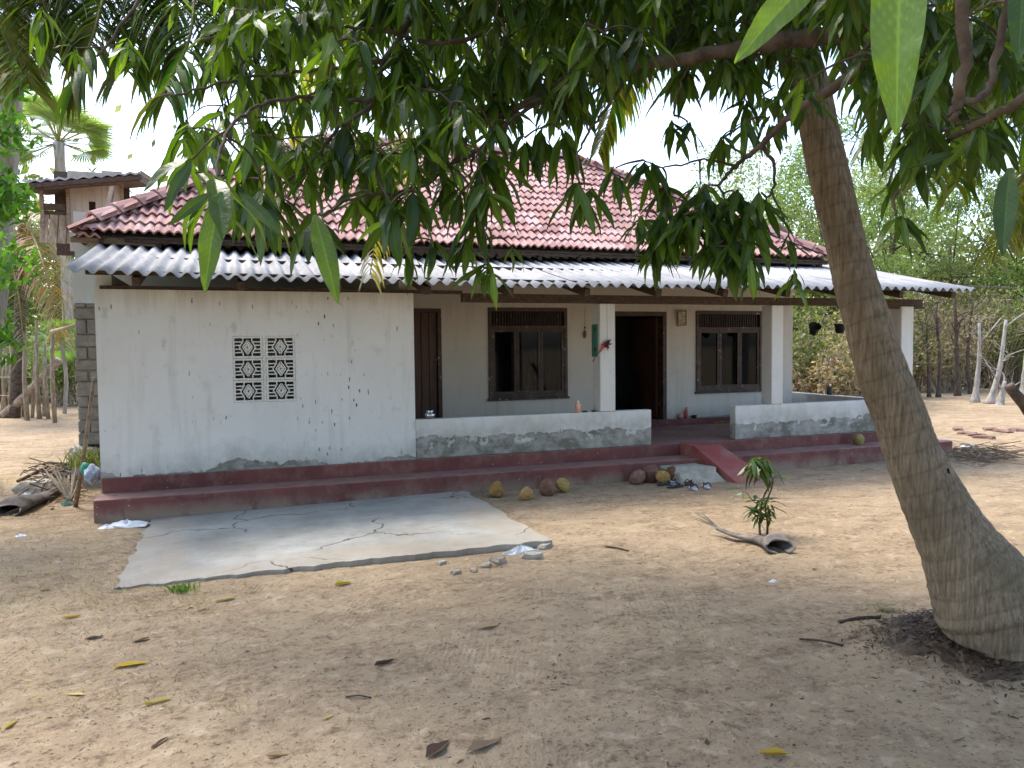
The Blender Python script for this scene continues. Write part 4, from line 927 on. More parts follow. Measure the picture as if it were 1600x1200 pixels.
for i, (M, v, s) in enumerate(leaves):
    if i in big: place(LME[v], 'leaf', M, mango)
    else:
        A = np.array(M); V, F_, C_ = LV[v]; VV.append(V @ A[:3, :3].T+A[:3, 3]); FF.append(F_+nvv); CC.append(C_*U(.8, 1.2)); nvv += len(V)
np_mesh('leaves', LEAF, np.concatenate(VV), np.concatenate(FF), np.concatenate(CC), mango, smooth=True, origin=(mb0.x, mb0.y, 0))['kind'] = 'stuff'
#PART3

# ================================================================== BACKGROUND VEGETATION
G_SUN = [(.13, .21, .055), (.17, .26, .07), (.21, .29, .09), (.10, .16, .045)]
G_OLV = [(.10, .14, .04), (.14, .18, .055), (.18, .20, .07), (.08, .11, .035)]
G_HAZE = [(.19, .25, .10), (.24, .30, .13), (.29, .33, .16)]  # far haze painted into the leaf colours
DRYC = [(.33, .27, .19), (.40, .34, .25), (.26, .20, .135), (.24, .23, .13)]
tree('leafy_tree', 'bright green broad-leaved tree at the upper left edge beside the palm', Vector((at_d(-95, 640, 7.0).x, at_d(-95, 640, 7.0).y, 0)), 5.2, 1.0, [(.11, .27, .03), (.15, .33, .045), (.07, .16, .025)], 7500, .10, .07, low=.30, clumps=34)
# far belts behind the house, each tree its own
back = [(40,640,30,8.5,2.6,G_OLV,'dark olive tree behind the stake fence at the far left'), (110,640,34,7.5,2.6,G_SUN,'green tree behind the left gable, seen past the house corner'),
        (-60,650,28,9.0,2.4,G_SUN,'green tree beyond the pale palm trunk at the far left'), (280,640,36,7.4,3.0,G_HAZE,'pale tree rising behind the left hip of the tile roof'),
        (1180,640,30,10.0,3.8,G_HAZE,'pale green tree behind the right hip of the tile roof'), (1300,640,28,9.6,3.6,G_SUN,'bright tree directly behind the leaning palm trunk'),
        (1260,640,22,4.2,2.4,G_OLV,'low olive tree seen through the open veranda end'), (1390,635,32,10.4,2.8,G_HAZE,'pale tree right of the leaning palm trunk, behind the veranda'),
        (1480,632,33,10.4,3.8,G_SUN,'light green tree behind the bare trunks at right'), (1590,630,33,10.0,3.8,G_OLV,'olive tree at the right edge behind the grey trunks'), (1690,630,30,9.5,3.6,G_SUN,'green tree past the right edge of the yard'),
        (1110,640,38,7.0,3.4,G_HAZE,'pale tree far behind the middle of the right roof slope')]
for x_, y_, D, h, r, cs, lab in back:
    p = at_d(x_, y_, D); p.z = 0; tree('background_tree', lab, p, h, r, cs, 14000, .13, .15, group='trees beyond the yard', low=.10, clumps=75, flat=.7, csz=(.13, .27))
bush = [(1250,19,2.3,1.5,G_OLV,'scrubby bush seen behind the veranda between column and palm trunk'), (1330,20,2.6,1.6,DRYC,'dry brown bush behind the leaning palm trunk'), (1420,27,3.4,1.8,DRYC,'dry bush behind the last veranda column'),
        (1460,26,2.6,1.5,DRYC,'reddish dry bush right of the last veranda column'), (1490,27,3.2,1.6,DRYC,'tangled dry bush at the foot of the dark trunks'), (1550,28,3.4,1.9,G_OLV,'green-brown scrub behind the grey trunks'), (1610,28,3.6,1.9,G_SUN,'green scrub at the right edge of the yard'),
        (60,26,2.2,1.8,G_SUN,'green undergrowth behind the stake fence'), (108,24,2.6,1.4,G_SUN,'leafy undergrowth beside the left house corner'), (10,27,2.4,1.8,G_OLV,'undergrowth at the far left behind the stakes'), (1520,29,3.6,2.0,DRYC,'tall pale dry bush behind the leaning grey trunk'), (1445,30,3.8,2.0,G_OLV,'green-brown bush behind the thin bare trunks'), (1585,30,3.8,2.0,DRYC,'pale dry bush near the right edge behind the grey trunks'), (1375,24,3.0,1.6,G_OLV,'olive bush behind the palm trunk and the last column'), (1295,18,1.7,1.3,DRYC,'straw-coloured bush low behind the end parapet')]
for i, (x_, D, h, r, cs, lab) in enumerate(bush):
    p = at_d(x_, 640, D); p.z = 0; dry_bush('scrub_bush', lab, p, h, r, 80, cs, 3600 if cs is not DRYC else 2600, 'scrub along the yard edge', .12)
# unseen trees added behind the viewer to darken the pane reflections and shading
for i, (a_, D, lab) in enumerate([(150, 12, 'unseen tree added at the near side of the yard, behind the viewer to the right'), (175, 10, 'unseen tree added straight behind the viewer'), (200, 11, 'unseen tree added behind the viewer to the left'), (225, 13, 'unseen tree added at the near left of the yard'), (128, 14, 'unseen tree added at the near right of the yard'), (188, 16, 'unseen tree added at the back of the near side')]):
    an = R(a_)+YAW; tree('unseen_tree', lab, (math.sin(an)*D, math.cos(an)*D, 0), 6.5, 3.2, G_OLV, 2200, .32, .16, group='unseen trees added on the near side of the yard', low=.1, clumps=24)
# far wood closing the horizon, one mass
C = []
for k in range(46):
    a = R(-62+k*2.6); D = U(44, 60); c = Vector((math.sin(a+YAW)*D, math.cos(a+YAW)*D, 0)); n_ = 1000
    q = np.random.normal(size=(n_, 3))*np.array([2.3, 2.3, 2.6])+np.array([c.x, c.y, U(4.0, 5.5)]); C.append(q)
C = np.concatenate(C); C[:, 2] = np.abs(C[:, 2]); V, F_, c_ = leaf_cloud(C, .55, G_HAZE+G_OLV)
o = np_mesh('distant_wood', FOLIAGE, V, F_, c_); setp(o, 'distant belt of pale green trees on the horizon', 'wood', kind='stuff')

# bare and pale trunks standing at the right
def trunk_tree(name, label, pts, rad, bark, branches=7, group=None, flare=1.0):
    t = thing(name, label, 'tree', pts[0], group); c = catmull(pts, 7); k = len(c); m = MB()
    rr_ = [lerp(rad, rad*.45, i/(k-1))*(1+flare*math.exp(-i*.9))*(1+.06*math.sin(i*1.9)) for i in range(k)]
    m.tube(c, rr_, 10, wob=.05); tr = m.build('trunk', bark, t, smooth=True); m = MB()
    for j in range(branches):
        s0 = c[int(k*U(.55, .98))]; e = s0+Vector((U(-1, 1), U(-.6, .6), U(.1, 1.1)))*U(.5, 1.2); mid = lerp(s0, e, .5)+Vector((U(-.2, .2), U(-.1, .1), U(-.1, .2)))
        cc = catmull([s0, mid, e], 4); m.tube(cc, [lerp(rad*.28, .008, i/(len(cc)-1)) for i in range(len(cc))], 5, cap=False)
        for _ in range(3): b0 = random.choice(cc[3:]); m.tube([b0, b0+Vector((U(-1, 1), U(-1, 1), U(-.2, 1)))*.45], [.012, .004], 4, cap=False)
    if branches: m.build('branches', bark, tr)['kind'] = 'stuff'
    return t
for (x0, y0, x1, y1, x2, y2), r_, bk, lab in [((1523,628,1530,560,1530,505), .075, BARK_GREY, 'pale grey trunk with swollen foot, leftmost of the grey trunks'), ((1545,630,1562,575,1572,500), .085, BARK_GREY, 'pale grey trunk leaning right with a flared foot'),
    ((1598,622,1604,560,1612,480), .10, BARK_GREY, 'grey trunk cut by the right edge of the picture'), ((1496,618,1495,560,1492,470), .09, BARK, 'dark bare trunk, nearest the grey trunks'), ((1466,620,1468,560,1462,480), .07, BARK, 'thin dark bare trunk right of the last column'), ((1517,615,1512,560,1520,470), .07, BARK, 'dark bare trunk standing behind the pale swollen one'), ((1452,620,1450,560,1448,500), .055, BARK, 'thin bare trunk hard by the last veranda column'), ((1562,632,1566,615,1570,596), .10, BARK_GREY, 'short grey stump between the two flared trunks')]:
    b0 = at_z(x0, y0, 0); dep = project(b0)[2]; trunk_tree('bare_tree', lab, [b0+Vector((0, 0, -.1)), at_d(x1, y1, dep), at_d(x2, y2, dep)], r_, bk, 8 if bk is BARK else 3, 'bare trunks at the right of the yard', 1.3 if bk is BARK_GREY else .4)
# cut branch end poking in at the right edge
b0 = at_d(1576, 602, 7.0); b1 = at_d(1660, 720, 7.0); t_ = MB().tube(catmull([b1+Vector((.1, 0, -.4)), lerp(b0, b1, .5), b0], 5), [.075, .07, .065, .06, .058, .056, .054, .05, .05, .048, .046][:11], 10, wob=.05)
setp(t_.build('sawn_branch', BARK, smooth=True), 'sawn brown branch end poking in at the right edge of the yard', 'branch')

# palmyra palm behind the shed and a fan palm by the fence
def fan_leaf(m, c, d, L, n=26, col=(.20, .27, .12)):
    d = Vector(d).normalized(); s = d.cross(Vector((0, 0, 1))); s = s.normalized() if s.length > .1 else Vector((1, 0, 0)); s = (s+Vector((U(-.3, .3), U(-.3, .3), U(-.3, .3)))).normalized()
    for k in range(n):
        a = lerp(-1.35, 1.35, k/(n-1)); e = d*math.cos(a)+s*math.sin(a); w = e.cross(d.cross(s)).normalized()*.022*L/.8
        p1 = c+e*L*.55; p2 = c+e*L*U(.92, 1.08)+Vector((0, 0, -.14*L)); cc = shade(col, .75, 1.3)
        m.add([c, p1+w, p2, p1-w], [(0, 1, 2, 3)], col=cc)
def fan_palm(name, label, base, h, r, nl, L, col, trunk=True):
    base = Vector(base); t = thing(name, label, 'palm', base); top = base+Vector((0, 0, h))
    c = catmull([base+Vector((0, 0, -.1)), lerp(base, top, .5)+Vector((.08, 0, 0)), top], 8); tr = MB().tube(c, [r*(1+.08*math.sin(i*2)) for i in range(len(c))], 12).build('trunk', BARK_GREY, t, smooth=True)
    for i in range(nl):
        a = i*2.4; el = U(-.7, 1.1); d = Vector((math.cos(a)*math.cos(el), math.sin(a)*math.cos(el), math.sin(el))); m = MB(); q = top+d*L*.75
        m.bar(top, q, .04, .03, col=(.25, .25, .12)); fan_leaf(m, q, d, L, col=col); m.build('fan_leaf', PALMLEAF, t)
p = at_d(108, 640, 26); p.z = 0; fan_palm('palmyra_palm', 'palmyra palm with fan leaves rising behind the timber shed', p, at_d(110, 228, 26).z, .17, 26, 1.15, (.19, .25, .11))
p = at_d(100, 640, 21); p.z = 0; fan_palm('young_fan_palm', 'young fan palm low beside the left house corner', p, at_d(105, 535, 21).z, .05, 12, .5, (.10, .20, .05))
# dry palm at the far left with drooping brown fronds
pb = at_z(22, 652, 0); dep = project(pb)[2]; cr4 = at_d(40, 345, dep)
palm4 = thing('dry_palm', 'young palm with brown drooping fronds beyond the left fence', 'palm', pb)
MB().tube(catmull([pb+Vector((0, 0, -.1)), lerp(pb, cr4, .5), cr4], 8), .14, 12, wob=.04).build('trunk', BARK, palm4, smooth=True)
for pp, ca, cb, hg in [([(75,400,dep-1),(98,470,dep-1.5),(100,540,dep-1.6)], DRY_A, DRY_B, 1.3), ([(60,390,dep-2),(80,460,dep-2.5),(88,520,dep-2.6)], DRY_A, DRY_B, 1.5), ([(20,400,dep-2),(30,470,dep-2.6),(40,560,dep-2.8)], GREEN_B, YEL_A, 1.1), ([(55,330,dep-1),(95,350,dep-1.4),(118,395,dep-1.6)], DRY_A, YEL_A, 1.3), ([(0,360,dep-1),(-40,430,dep-1)], DRY_A, DRY_B, 1.2), ([(30,310,dep),(10,300,dep),(-30,330,dep)], GREEN_B, YEL_A, 1.0)]:
    frond(palm4, [cr4]+[at_d(*q) for q in pp], 1.1, 70, ca, cb, hang=hg, width=.06, rr=.04)

# ================================================================== TIMBER SHED behind the left gable
SY = 17.0; WALLBOARD = mat('wall_board', lambda t: t.bsdf(t.mix(t.ramp(t.noise(2, 5, .6, t.scaled((2, 2, .5))), [(.35, 0.0), (.7, 1.0)]), (.32, .265, .20), (.43, .37, .30)), .85, t.bump(t.noise(14, 4), .003), .2)); shed = thing('timber_shed', 'raised timber shed with lean-to sheet roof behind the left gable', 'shed', (at_y(150, 400, SY).x, SY, 0))
zt = at_y(150, 282, SY).z; xl, xm, xr = at_y(62, 300, SY).x, at_y(106, 300, SY).x, at_y(190, 300, SY).x; zb = at_y(120, 372, SY).z
nb = 5
for i in range(nb):
    a_, b_ = lerp(xm, xr-.35, i/nb), lerp(xm, xr-.35, (i+1)/nb)
    if i == 3: continue
    MB().box((a_+.001, SY, zb-.25), (b_-.001, SY+.03, zt+.16)).build('wall_panel', WALLBOARD, shed)
a_, b_ = lerp(xm, xr-.35, .6), lerp(xm, xr-.35, .8); zw0, zw1 = at_y(145, 340, SY).z, at_y(145, 315, SY).z
MB().box((a_+.001, SY, zb-.25), (b_-.004, SY+.03, zw0)).box((a_+.001, SY, zw1), (b_-.001, SY+.03, zt+.16)).build('wall_panel', WALLBOARD, shed)
MB().box((xr-.35+.004, SY+.002, zb-.25), (xr, SY+.03, zt+.2)).build('wall_panel', WALLBOARD, shed)
MB().box((xl, SY+1.3, zb-.2), (xr, SY+1.33, zt+.4)).build('loft_shade_panel', WOOD_DK, shed); MB().box((xl, SY+.05, at_y(80, 329, SY).z-.05), (xr, SY+1.3, at_y(80, 329, SY).z)).build('loft_floor', WOOD_DK, shed)  # dark back panel put in for the gloom of the open loft
for xx in (xl+.03, xm, xr): MB().box((xx-.03, SY-.03, 0 if xx > xl+.5 else zb+.2), (xx+.03, SY+.03, zt)).build('post', WOOD_OLD, shed)
MB().box((xl, SY-.02, at_y(80, 328, SY).z), (xm-.055, SY+.04, at_y(80, 318, SY).z)).build('rail', WOOD_DK, shed)
ra_, rb_ = at_y(34, 282, SY-.5), at_y(221, 268, SY-.5)
mb = MB(); n_ = 40; rows = []
for yy, dz in ((SY-.5, 0), (SY+1.6, .30)):
    rows.append([Vector((lerp(ra_.x, rb_.x, k/n_), yy, lerp(ra_.z, rb_.z, k/n_)+dz+.02*math.cos(k*1.57))) for k in range(n_+1)])
mb.loft(rows); mb.loft([[v+Vector((0, 0, -.04)) for v in r_] for r_ in rows]); Lr = n_+1; mb.f += [(2*Lr+k, 2*Lr+k+1, k+1, k) for k in range(n_)]
mb.build('roofing_sheet', ASB, shed); MB().bar((ra_.x, SY-.47, ra_.z-.10), (rb_.x, SY-.46, rb_.z-.10), .04, .08).build('fascia', WOOD_DK, shed)  # fascia coloured dark for the shaded roof underside
sf = [Vector((ra_.x, SY-.45, ra_.z-.05)), Vector((rb_.x-.03, SY-.45, rb_.z-.05)), Vector((rb_.x-.03, SY+1.5, rb_.z+.23)), Vector((ra_.x, SY+1.5, ra_.z+.23))]
MB().add(sf+[v+Vector((0, 0, -.13)) for v in sf], [(0,1,2,3),(7,6,5,4),(0,4,5,1),(1,5,6,2),(2,6,7,3),(3,7,4,0)]).build('shade_soffit', WOOD_DK, shed)  # dark box stands in for the shade under the shed roof
for i in range(4): xx = lerp(xl, xm, i/3); MB().bar((xx, SY+.1, zb-.1), (xx+.05, SY+.1, at_y(80, 330, SY).z-.05), .14, .02, (0, 1, 0)).build('thatch_strip', DRYWOOD, shed)

# ================================================================== STAKE FENCE and leaning log at far left
fence = thing('stake_fence', 'fence of rough grey wooden stakes at the far left', 'fence', at_z(50, 650, 0))
for x_, yb, yt, dx in [(10,646,548,-2),(16,646,516,3),(24,650,535,-4),(30,645,515,-6),(38,650,545,2),(43,656,520,-2),(50,652,500,4),(62,654,540,-2),(76,654,535,-3),(86,660,505,-2),(3,644,560,4),(69,650,560,1)]:
    b0 = at_z(x_, yb, 0); dep = project(b0)[2]; e = at_d(x_+dx*2, yt, dep); MB().tube([b0+Vector((0, 0, -.1)), lerp(b0, e, .5)+Vector((U(-.05, .05), 0, 0)), e], [.055*U(.7, 1.3), .05, .035], 7, wob=.1).build('stake', DRYWOOD, fence, smooth=True)
for z_ in (.5, 1.0): MB().tube([at_z(2, 646, 0)+Vector((0, -.07, z_)), at_z(90, 655, 0)+Vector((0, -.07, z_+.05))], .014, 5).build('rail', DRYWOOD, fence)
b0 = at_z(3, 652, 0); dep = project(b0)[2]-.3; b1 = at_d(92, 562, dep)
setp(MB().tube(catmull([b0+Vector((0, 0, .02)), lerp(b0, b1, .5)+Vector((0, 0, -.06)), b1], 5), .11, 9, wob=.06).build('leaning_log', DRYWOOD, smooth=True), 'thick pale log leaning against the stake fence', 'log')
setp(MB().tube([at_y(80, 518, 12.5), at_y(122, 507, 11.2)], .022, 7).build('bamboo_pole', DRYWOOD, smooth=True), 'pale bamboo pole sticking out beside the left house corner', 'pole')

# ================================================================== COCONUTS
def coconut(x_, y_, r_, col, label, seed, z=None):
    p = on_ground(x_, y_+r_*.92) if z is None else at_z(x_, y_+r_*.9, z); rr_ = r_*project(p)[2]/FPX; c = p+Vector((0, 0, rr_*.93))+Vector((fwd.x, fwd.y, 0))*rr_*.3; rs = random.Random(seed)
    t = thing('coconut', label, 'coconut', (c.x, c.y, p.z), 'coconuts by the step'); rot = Quaternion((rs.uniform(-1, 1), rs.uniform(-1, 1), .3), rs.uniform(.4, 1.4)).to_matrix()
    m = MB(); m.blob(c, rr_, 3, .07, (.93, .9, 1.15), seed, rot, .11); mt = simple('husk_%d' % seed, col, .9, .4, 22, .016, .12, c2=(min(1, col[0]*1.35), col[1]*1.3, col[2]*1.3)); m.build('husk', mt, t, smooth=True)
    tip = c+rot @ Vector((0, 0, rr_*1.03)); MB().blob(tip, rr_*.22, 1, .2, (1, 1, .5), seed+1, rot).build('stem_end', simple('stem_%d' % seed, (.16, .11, .06), .9, .3, 30, .004), t)
BR, YE = (.22, .125, .085), (.40, .25, .09)
for a in [(776,765,13,(.34,.205,.075),'ochre coconut nearest the concrete slab, leftmost of all',1),(822,772,11,(.47,.29,.12),'small orange-tan coconut set forward, second from the slab',2),(856,762,13.5,BR,'mauve-brown coconut, larger one of the touching pair',3),(879,759,11.5,(.36,.27,.10),'yellowish coconut behind the mauve-brown one of the touching pair',4),
    (997,746,12,(.26,.155,.115),'pale brown coconut at the left of the row by the stone step',5),(1017,741,14.5,(.20,.115,.09),'largest dark brown coconut in the row by the stone step',6),(1036,746,11.5,YE,'yellow dented coconut third in the row by the stone step',7),(1050,741,12,(.19,.10,.06),'dark coconut touching the stone step',8)]: coconut(*a)
coconut(1343, 687, 9.5, (.30, .25, .10), 'single yellow-green coconut resting on the red step at right', 9, ST)

# stone step, sandals
c = at_z(1100, 752, 0)
m = MB(); q = [at_z(1068, 757, 0), at_z(1142, 752, 0), at_z(1150, 745, 0)+Vector((0, .35, 0)), at_z(1050, 745, 0)+Vector((-.05, .35, 0))]
tp = [at_z(1062, 741, .10), at_z(1120, 737, .10), at_z(1120, 729, .16), at_z(1052, 729, .17)]
m.add([v+Vector((0, 0, -.05)) for v in q]+tp+[Vector((5.02, 8.46, .17)), Vector((5.55, 8.46, .17)), Vector((5.02, 8.46, -.05)), Vector((5.55, 8.46, -.05))], [(0,1,5,4),(4,5,6,7),(7,6,9,8),(1,11,9,6,5),(0,4,7,8,10),(2,3,0,1)])
setp(m.build('stone_step', STONE, bevel=.015), 'rough grey concrete lump used as a step beside the red ramp', 'step')
def sandal(x_, y_, ang, col, label, strapc=(.03, .03, .035)):
    p = on_ground(x_, y_); t = thing('sandal', label, 'sandal', p, 'sandals by the stone step'); M = Matrix.Rotation(ang, 3, 'Z'); out = []
    for k in range(16):
        a = 2*math.pi*k/16; x = .125*math.cos(a); y = (.046+.008*math.cos(a))*math.sin(a)*(1 if math.cos(a) > 0 else .85); out.append((x, y))
    m = MB(); vs = [p+M @ Vector((x, y, z_)) for z_ in (.002, .022) for x, y in out]; m.add(vs, [tuple(range(15, -1, -1)), tuple(range(16, 32))]+[(k, (k+1) % 16, 16+(k+1) % 16, 16+k) for k in range(16)])
    m.build('sole', simple('sole_'+label[:18], col, .7, .2, 20, .002), t, bevel=.003); mt = simple('strap_'+label[:18], strapc, .5, .2, 20, 0)
    for s in (-1, 1): MB().tube(catmull([p+M @ Vector((.075, 0, .024)), p+M @ Vector((.03, s*.028, .055)), p+M @ Vector((-.035, s*.045, .022))], 5), .007, 6).build('strap', mt, t, smooth=True)
sandal(1039, 758, .2, (.04, .04, .045), 'dark sandal in front of the yellow coconut'); sandal(1051, 756, .9, (.55, .55, .58), 'whitish sandal between two dark ones by the dark coconut'); sandal(1055, 762, .1, (.045, .04, .04), 'dark sandal lying nearest the camera by the coconuts')
sandal(1076, 757, .7, (.06, .035, .025), 'dark brown sandal at the foot of the stone step'); sandal(1084, 765, 1.3, (.40, .41, .45), 'grey sandal farthest forward, left of its pair'); sandal(1104, 762, 1.2, (.40, .41, .45), 'grey sandal farthest right, by the ramp foot')

# ================================================================== SAPLING and the dry palm sheath at its foot
sb = on_ground(1196, 836); dep = project(sb)[2]
sap = thing('mango_sapling', 'young mango sapling with a drooping tuft of leaves on the bare yard', 'sapling', sb)
def P_(x_, y_, d_=0.0): return at_d(x_, y_, dep+d_)
for pl, r_ in [([(1188,842,0),(1187,815,0),(1192,780,0),(1203,755,0),(1196,742,0)], .011), ([(1199,836,.03),(1199,812,.02),(1196,790,.04),(1205,765,.03),(1208,748,.02)], .011), ([(1192,780,0),(1180,785,0),(1166,770,-.02),(1160,768,-.02)], .004), ([(1203,762,.02),(1207,750,.05),(1214,742,.05)], .004)]:
    c = catmull([P_(*q) for q in pl], 5); MB().tube(c, [lerp(r_, r_*.5, i/(len(c)-1)) for i in range(len(c))], 7).build('stem', BARK, sap, smooth=True)
def sap_leaf(p, d, L, v): place(LME[v], 'leaf', leaf_matrix(Vector(p), d, L, U(-.6, .6)), sap)
for i in range(38):
    a = i*2.4; sap_leaf(P_(1187+U(-12, 12), 718+U(-4, 8), U(-.05, .05)), (math.cos(a), math.sin(a), U(-2.2, -.3)), U(.17, .28), random.choice((3, 7, 0, 1, 4)))
for i in range(70):
    a = i*2.4; sap_leaf(P_(1192+U(-16, 14), 796+U(-16, 14), U(-.07, .07)), (math.cos(a), math.sin(a), U(-.9, .6)), U(.09, .17), random.choice((0, 3, 7, 1)))
for x_, y_, dx, dy in ((1208,752,1,.4),(1212,746,1,-.2),(1206,748,-.5,.8),(1162,769,-1,.5),(1157,764,-1,-.1),(1160,768,.2,1),(1180,783,-.6,-.5),(1212,755,.4,1),(1195,742,.6,-.3)):
    sap_leaf(P_(x_, y_), right*dx-up*dy*.8+Vector((0, 0, -.1)), U(.10, .16), random.choice((1, 2, 4)))
SHEATH = simple('dry_sheath', (.13, .105, .09), .75, .4, 9, .006, .3, c2=(.26, .225, .195))
def sheath(name, label, spine, wid, hgt, strands=0, mt=None):
    """a dried palm leaf base: trough that opens out at one end and narrows to a stalk"""
    t = thing(name, label, 'palm sheath', spine[0]); c = catmull(spine, 6); k = len(c); inner = []; outer = []
    n = 15; back = (c[1]-c[0]).normalized()
    for i, p in enumerate(c):
        u = i/(k-1); w = float(np.interp(u, *wid)); h = float(np.interp(u, *hgt)); tg = (c[min(i+1, k-1)]-c[max(i-1, 0)]).normalized(); s = tg.cross(Vector((0, 0, 1))).normalized(); ring = []
        for j in range(n):
            a = lerp(-2.75, 2.75, j/(n-1)); q = p+s*(w*math.sin(a)*(1+.08*math.sin(3*a+u*7)))+Vector((0, 0, h*.5*(1+math.cos(a))+.006))
            ring.append(q+back*(.10*max(0, math.cos(a))*max(0, 1-u*4)))
        outer.append(ring); inner.append([q+(p+Vector((0, 0, h*.5))-q)*.10 for q in ring])
    m = MB(); m.loft(outer); m.loft(inner); K = k*n; m.f += [(i*n, (i+1)*n, K+(i+1)*n, K+i*n) for i in range(k-1)]+[(i*n+n-1, K+i*n+n-1, K+(i+1)*n+n-1, (i+1)*n+n-1) for i in range(k-1)]+[(j, j+1, K+j+1, K+j) for j in range(n-1)]
    m.build('sheath', mt or SHEATH, t, smooth=True)
    for i in range(strands):
        e = c[-1]; d = (c[-1]-c[-3]).normalized(); s0 = c[-3]+Vector((0, 0, .02)); e2 = e+d*U(.12, .3)+Vector((U(-.05, .05), U(-.05, .05), U(.02, .10))); MB().tube(catmull([s0, e+Vector((U(-.02, .02), 0, .03)), e2], 4), [.011, .01, .009, .008, .007, .006, .005, .004, .003], 5).build('strand', SHEATH, t)
    return t
sheath('palm_sheath', 'dry curled palm sheath lying at the foot of the sapling', [on_ground(1222, 866), on_ground(1206, 858), on_ground(1184, 850), on_ground(1150, 845)+Vector((0, 0, .02)), on_ground(1120, 838)+Vector((0, 0, .05))], ([0, .15, .35, .6, 1], [.13, .12, .075, .045, .022]), ([0, .15, .35, .6, 1], [.09, .14, .09, .05, .03]), 4)

# ================================================================== SMALL THINGS ON THE VERANDA
def bottle(name, label, p, r_, h, col, cap=None, cat='bottle'):
    t = thing(name, label, cat, p); MB().lathe(p, [(.001, 0), (r_, .002), (r_, h*.62), (r_*.85, h*.74), (r_*.4, h*.84), (r_*.4, h*.9)], 16).build('body', simple(name+label[:9], col, .4, .12, 12, 0, .5), t, smooth=True)
    MB().lathe(Vector(p)+Vector((0, 0, h*.88)), [(.001, h*.12), (r_*.46, h*.12), (r_*.46, 0), (.001, 0)], 12).build('cap', simple('cap'+label[:9], cap or col, .4, .1, 12, 0, .5), t)
    return t
bottle('plastic_bottle', 'pale pink plastic bottle standing on the left parapet', at_y(903, 642, WY+.05)+Vector((0, .0, 0)), .036, .155, (.75, .40, .26), (.82, .60, .48)).location.z = PT
p = at_y(672, 655, WY+.06); p.z = PT
t = thing('steel_pot', 'small steel water pot at the left end of the parapet', 'pot', p); MB().lathe(p, [(.001, 0), (.04, .002), (.062, .03), (.064, .055), (.045, .075), (.034, .085), (.05, .1), (.045, .1), (.03, .085)], 18).build('bowl', simple('steel', (.55, .55, .56), .22, .1, 10, 0, .5, 1.0), t, smooth=True)
for x_, lab in ((914, 'small dark pebble on the parapet beside the pink bottle'), (928, 'black scrap on the parapet beside the first column')):
    p = at_y(x_, 641, WY+.05); p.z = PT; setp(MB().chunk(p, (.06, .04, .018), x_).build('scrap', simple('scrap%d' % x_, (.03, .028, .025), .8, .3, 20, .002)), lab, 'scrap')
p = at_z(1075, 651, FL+.1); pf = Vector((at_y(1075, 600, 10.85).x, 10.965, FL+.10))
bottle('plastic_bottle', 'red plastic bottle standing by the inner wall between door and window', Vector((at_y(1073, 600, 10.96).x, 10.965, FL+.102)), .03, .19, (.60, .16, .14), (.55, .12, .12))
setp(MB().blob(Vector((at_y(1064, 600, 10.96).x, 10.96, FL+.148)), .055, 2, .2, (1, .55, .8), 4).build('plastic_bag', simple('pink_bag', (.62, .25, .25), .5, .2, 14, .006), smooth=True), 'crumpled pink bag beside the red bottle at the inner wall', 'bag')
pb_ = Vector((at_y(1085, 600, 10.96).x, 10.962, FL+.102)); setp(MB().lathe(pb_, [(.001, 0), (.03, .002), (.045, .05), (.041, .05), (.028, .01), (.001, .008)], 14).build('bowl', simple('black_bowl', (.015, .015, .015), .4, .2, 10, 0), smooth=True), 'small black bowl right of the red bottle at the inner wall', 'bowl')
fl = thing('flower_garland', 'strip of yellow flowers lying along the red skirting ledge', 'garland', Vector((at_y(1130, 600, 10.95).x, 10.9, FL)))
for i in range(12): MB().blob(Vector((at_y(1117+i*2.6, 600, 10.9).x, 10.90+U(-.015, .015), FL+.018)), .018, 1, .3, (1, 1, .7), i).build('flower', simple('marigold', (.42, .28, .03), .8, .3, 40, .003), fl)
# framed picture, bird ornament, meter board, star ornament, pots
pc = at_y(1065, 497, IY-.03); t = thing('framed_picture', 'small framed picture hanging tilted above the wall right of the door', 'picture', pc); w_, h_ = .085, .125
Rm = Matrix.Rotation(-.10, 3, 'Y') @ Matrix.Rotation(.18, 3, 'X')
def rect_frame(c, w, h, f, dpt, Rm):
    m = MB()
    for x0, x1, z0, z1 in ((-w, w, -h, -h+f), (-w, w, h-f, h), (-w, -w+f, -h+f, h-f), (w-f, w, -h+f, h-f)):
        b = MB().box((x0, -dpt, z0), (x1, 0, z1)); m.add([c+Rm @ Vector(v) for v in b.v], b.f)
    return m
rect_frame(pc, w_, h_, .018, .02, Rm).build('frame', simple('gilt_frame', (.26, .16, .07), .5, .2, 20, .001), t)
b = MB().box((-w_+.018, -.012, -h_+.018), (w_-.018, -.004, h_-.018)); MB().add([pc+Rm @ Vector(v) for v in b.v], b.f).build('print', mat('faded_print', lambda t_: t_.bsdf(t_.mix(t_.ramp(t_.noise(26, 4), [(.4, 0.0), (.62, 1.0)]), (.30, .27, .18), (.55, .52, .42)), .5)), t)
ob = at_y(914, 522, IY-.03); t = thing('hanging_ornament', 'small brown ornament on a string on the inner wall left of the first column', 'ornament', ob)
MB().blob(ob, .05, 2, .1, (.5, .35, 1.3), 2).build('bead', simple('bead', (.20, .10, .06), .6, .3, 30, .003), t, smooth=True); MB().blob(ob+Vector((0, 0, .10)), .018, 1, .05).build('bead', simple('bead2', (.04, .03, .03), .6), t); MB().tube([ob+Vector((0, 0, .05)), ob+Vector((0, 0, .42))], .0025, 4).build('string', WOOD_DK, t)
c1x = at_y(937, 560, WY).x; gm = Vector((c1x-.025, WY+.10, at_y(930, 532, WY).z)); t = thing('meter_board', 'green board fixed to the side of the first column', 'board', gm)
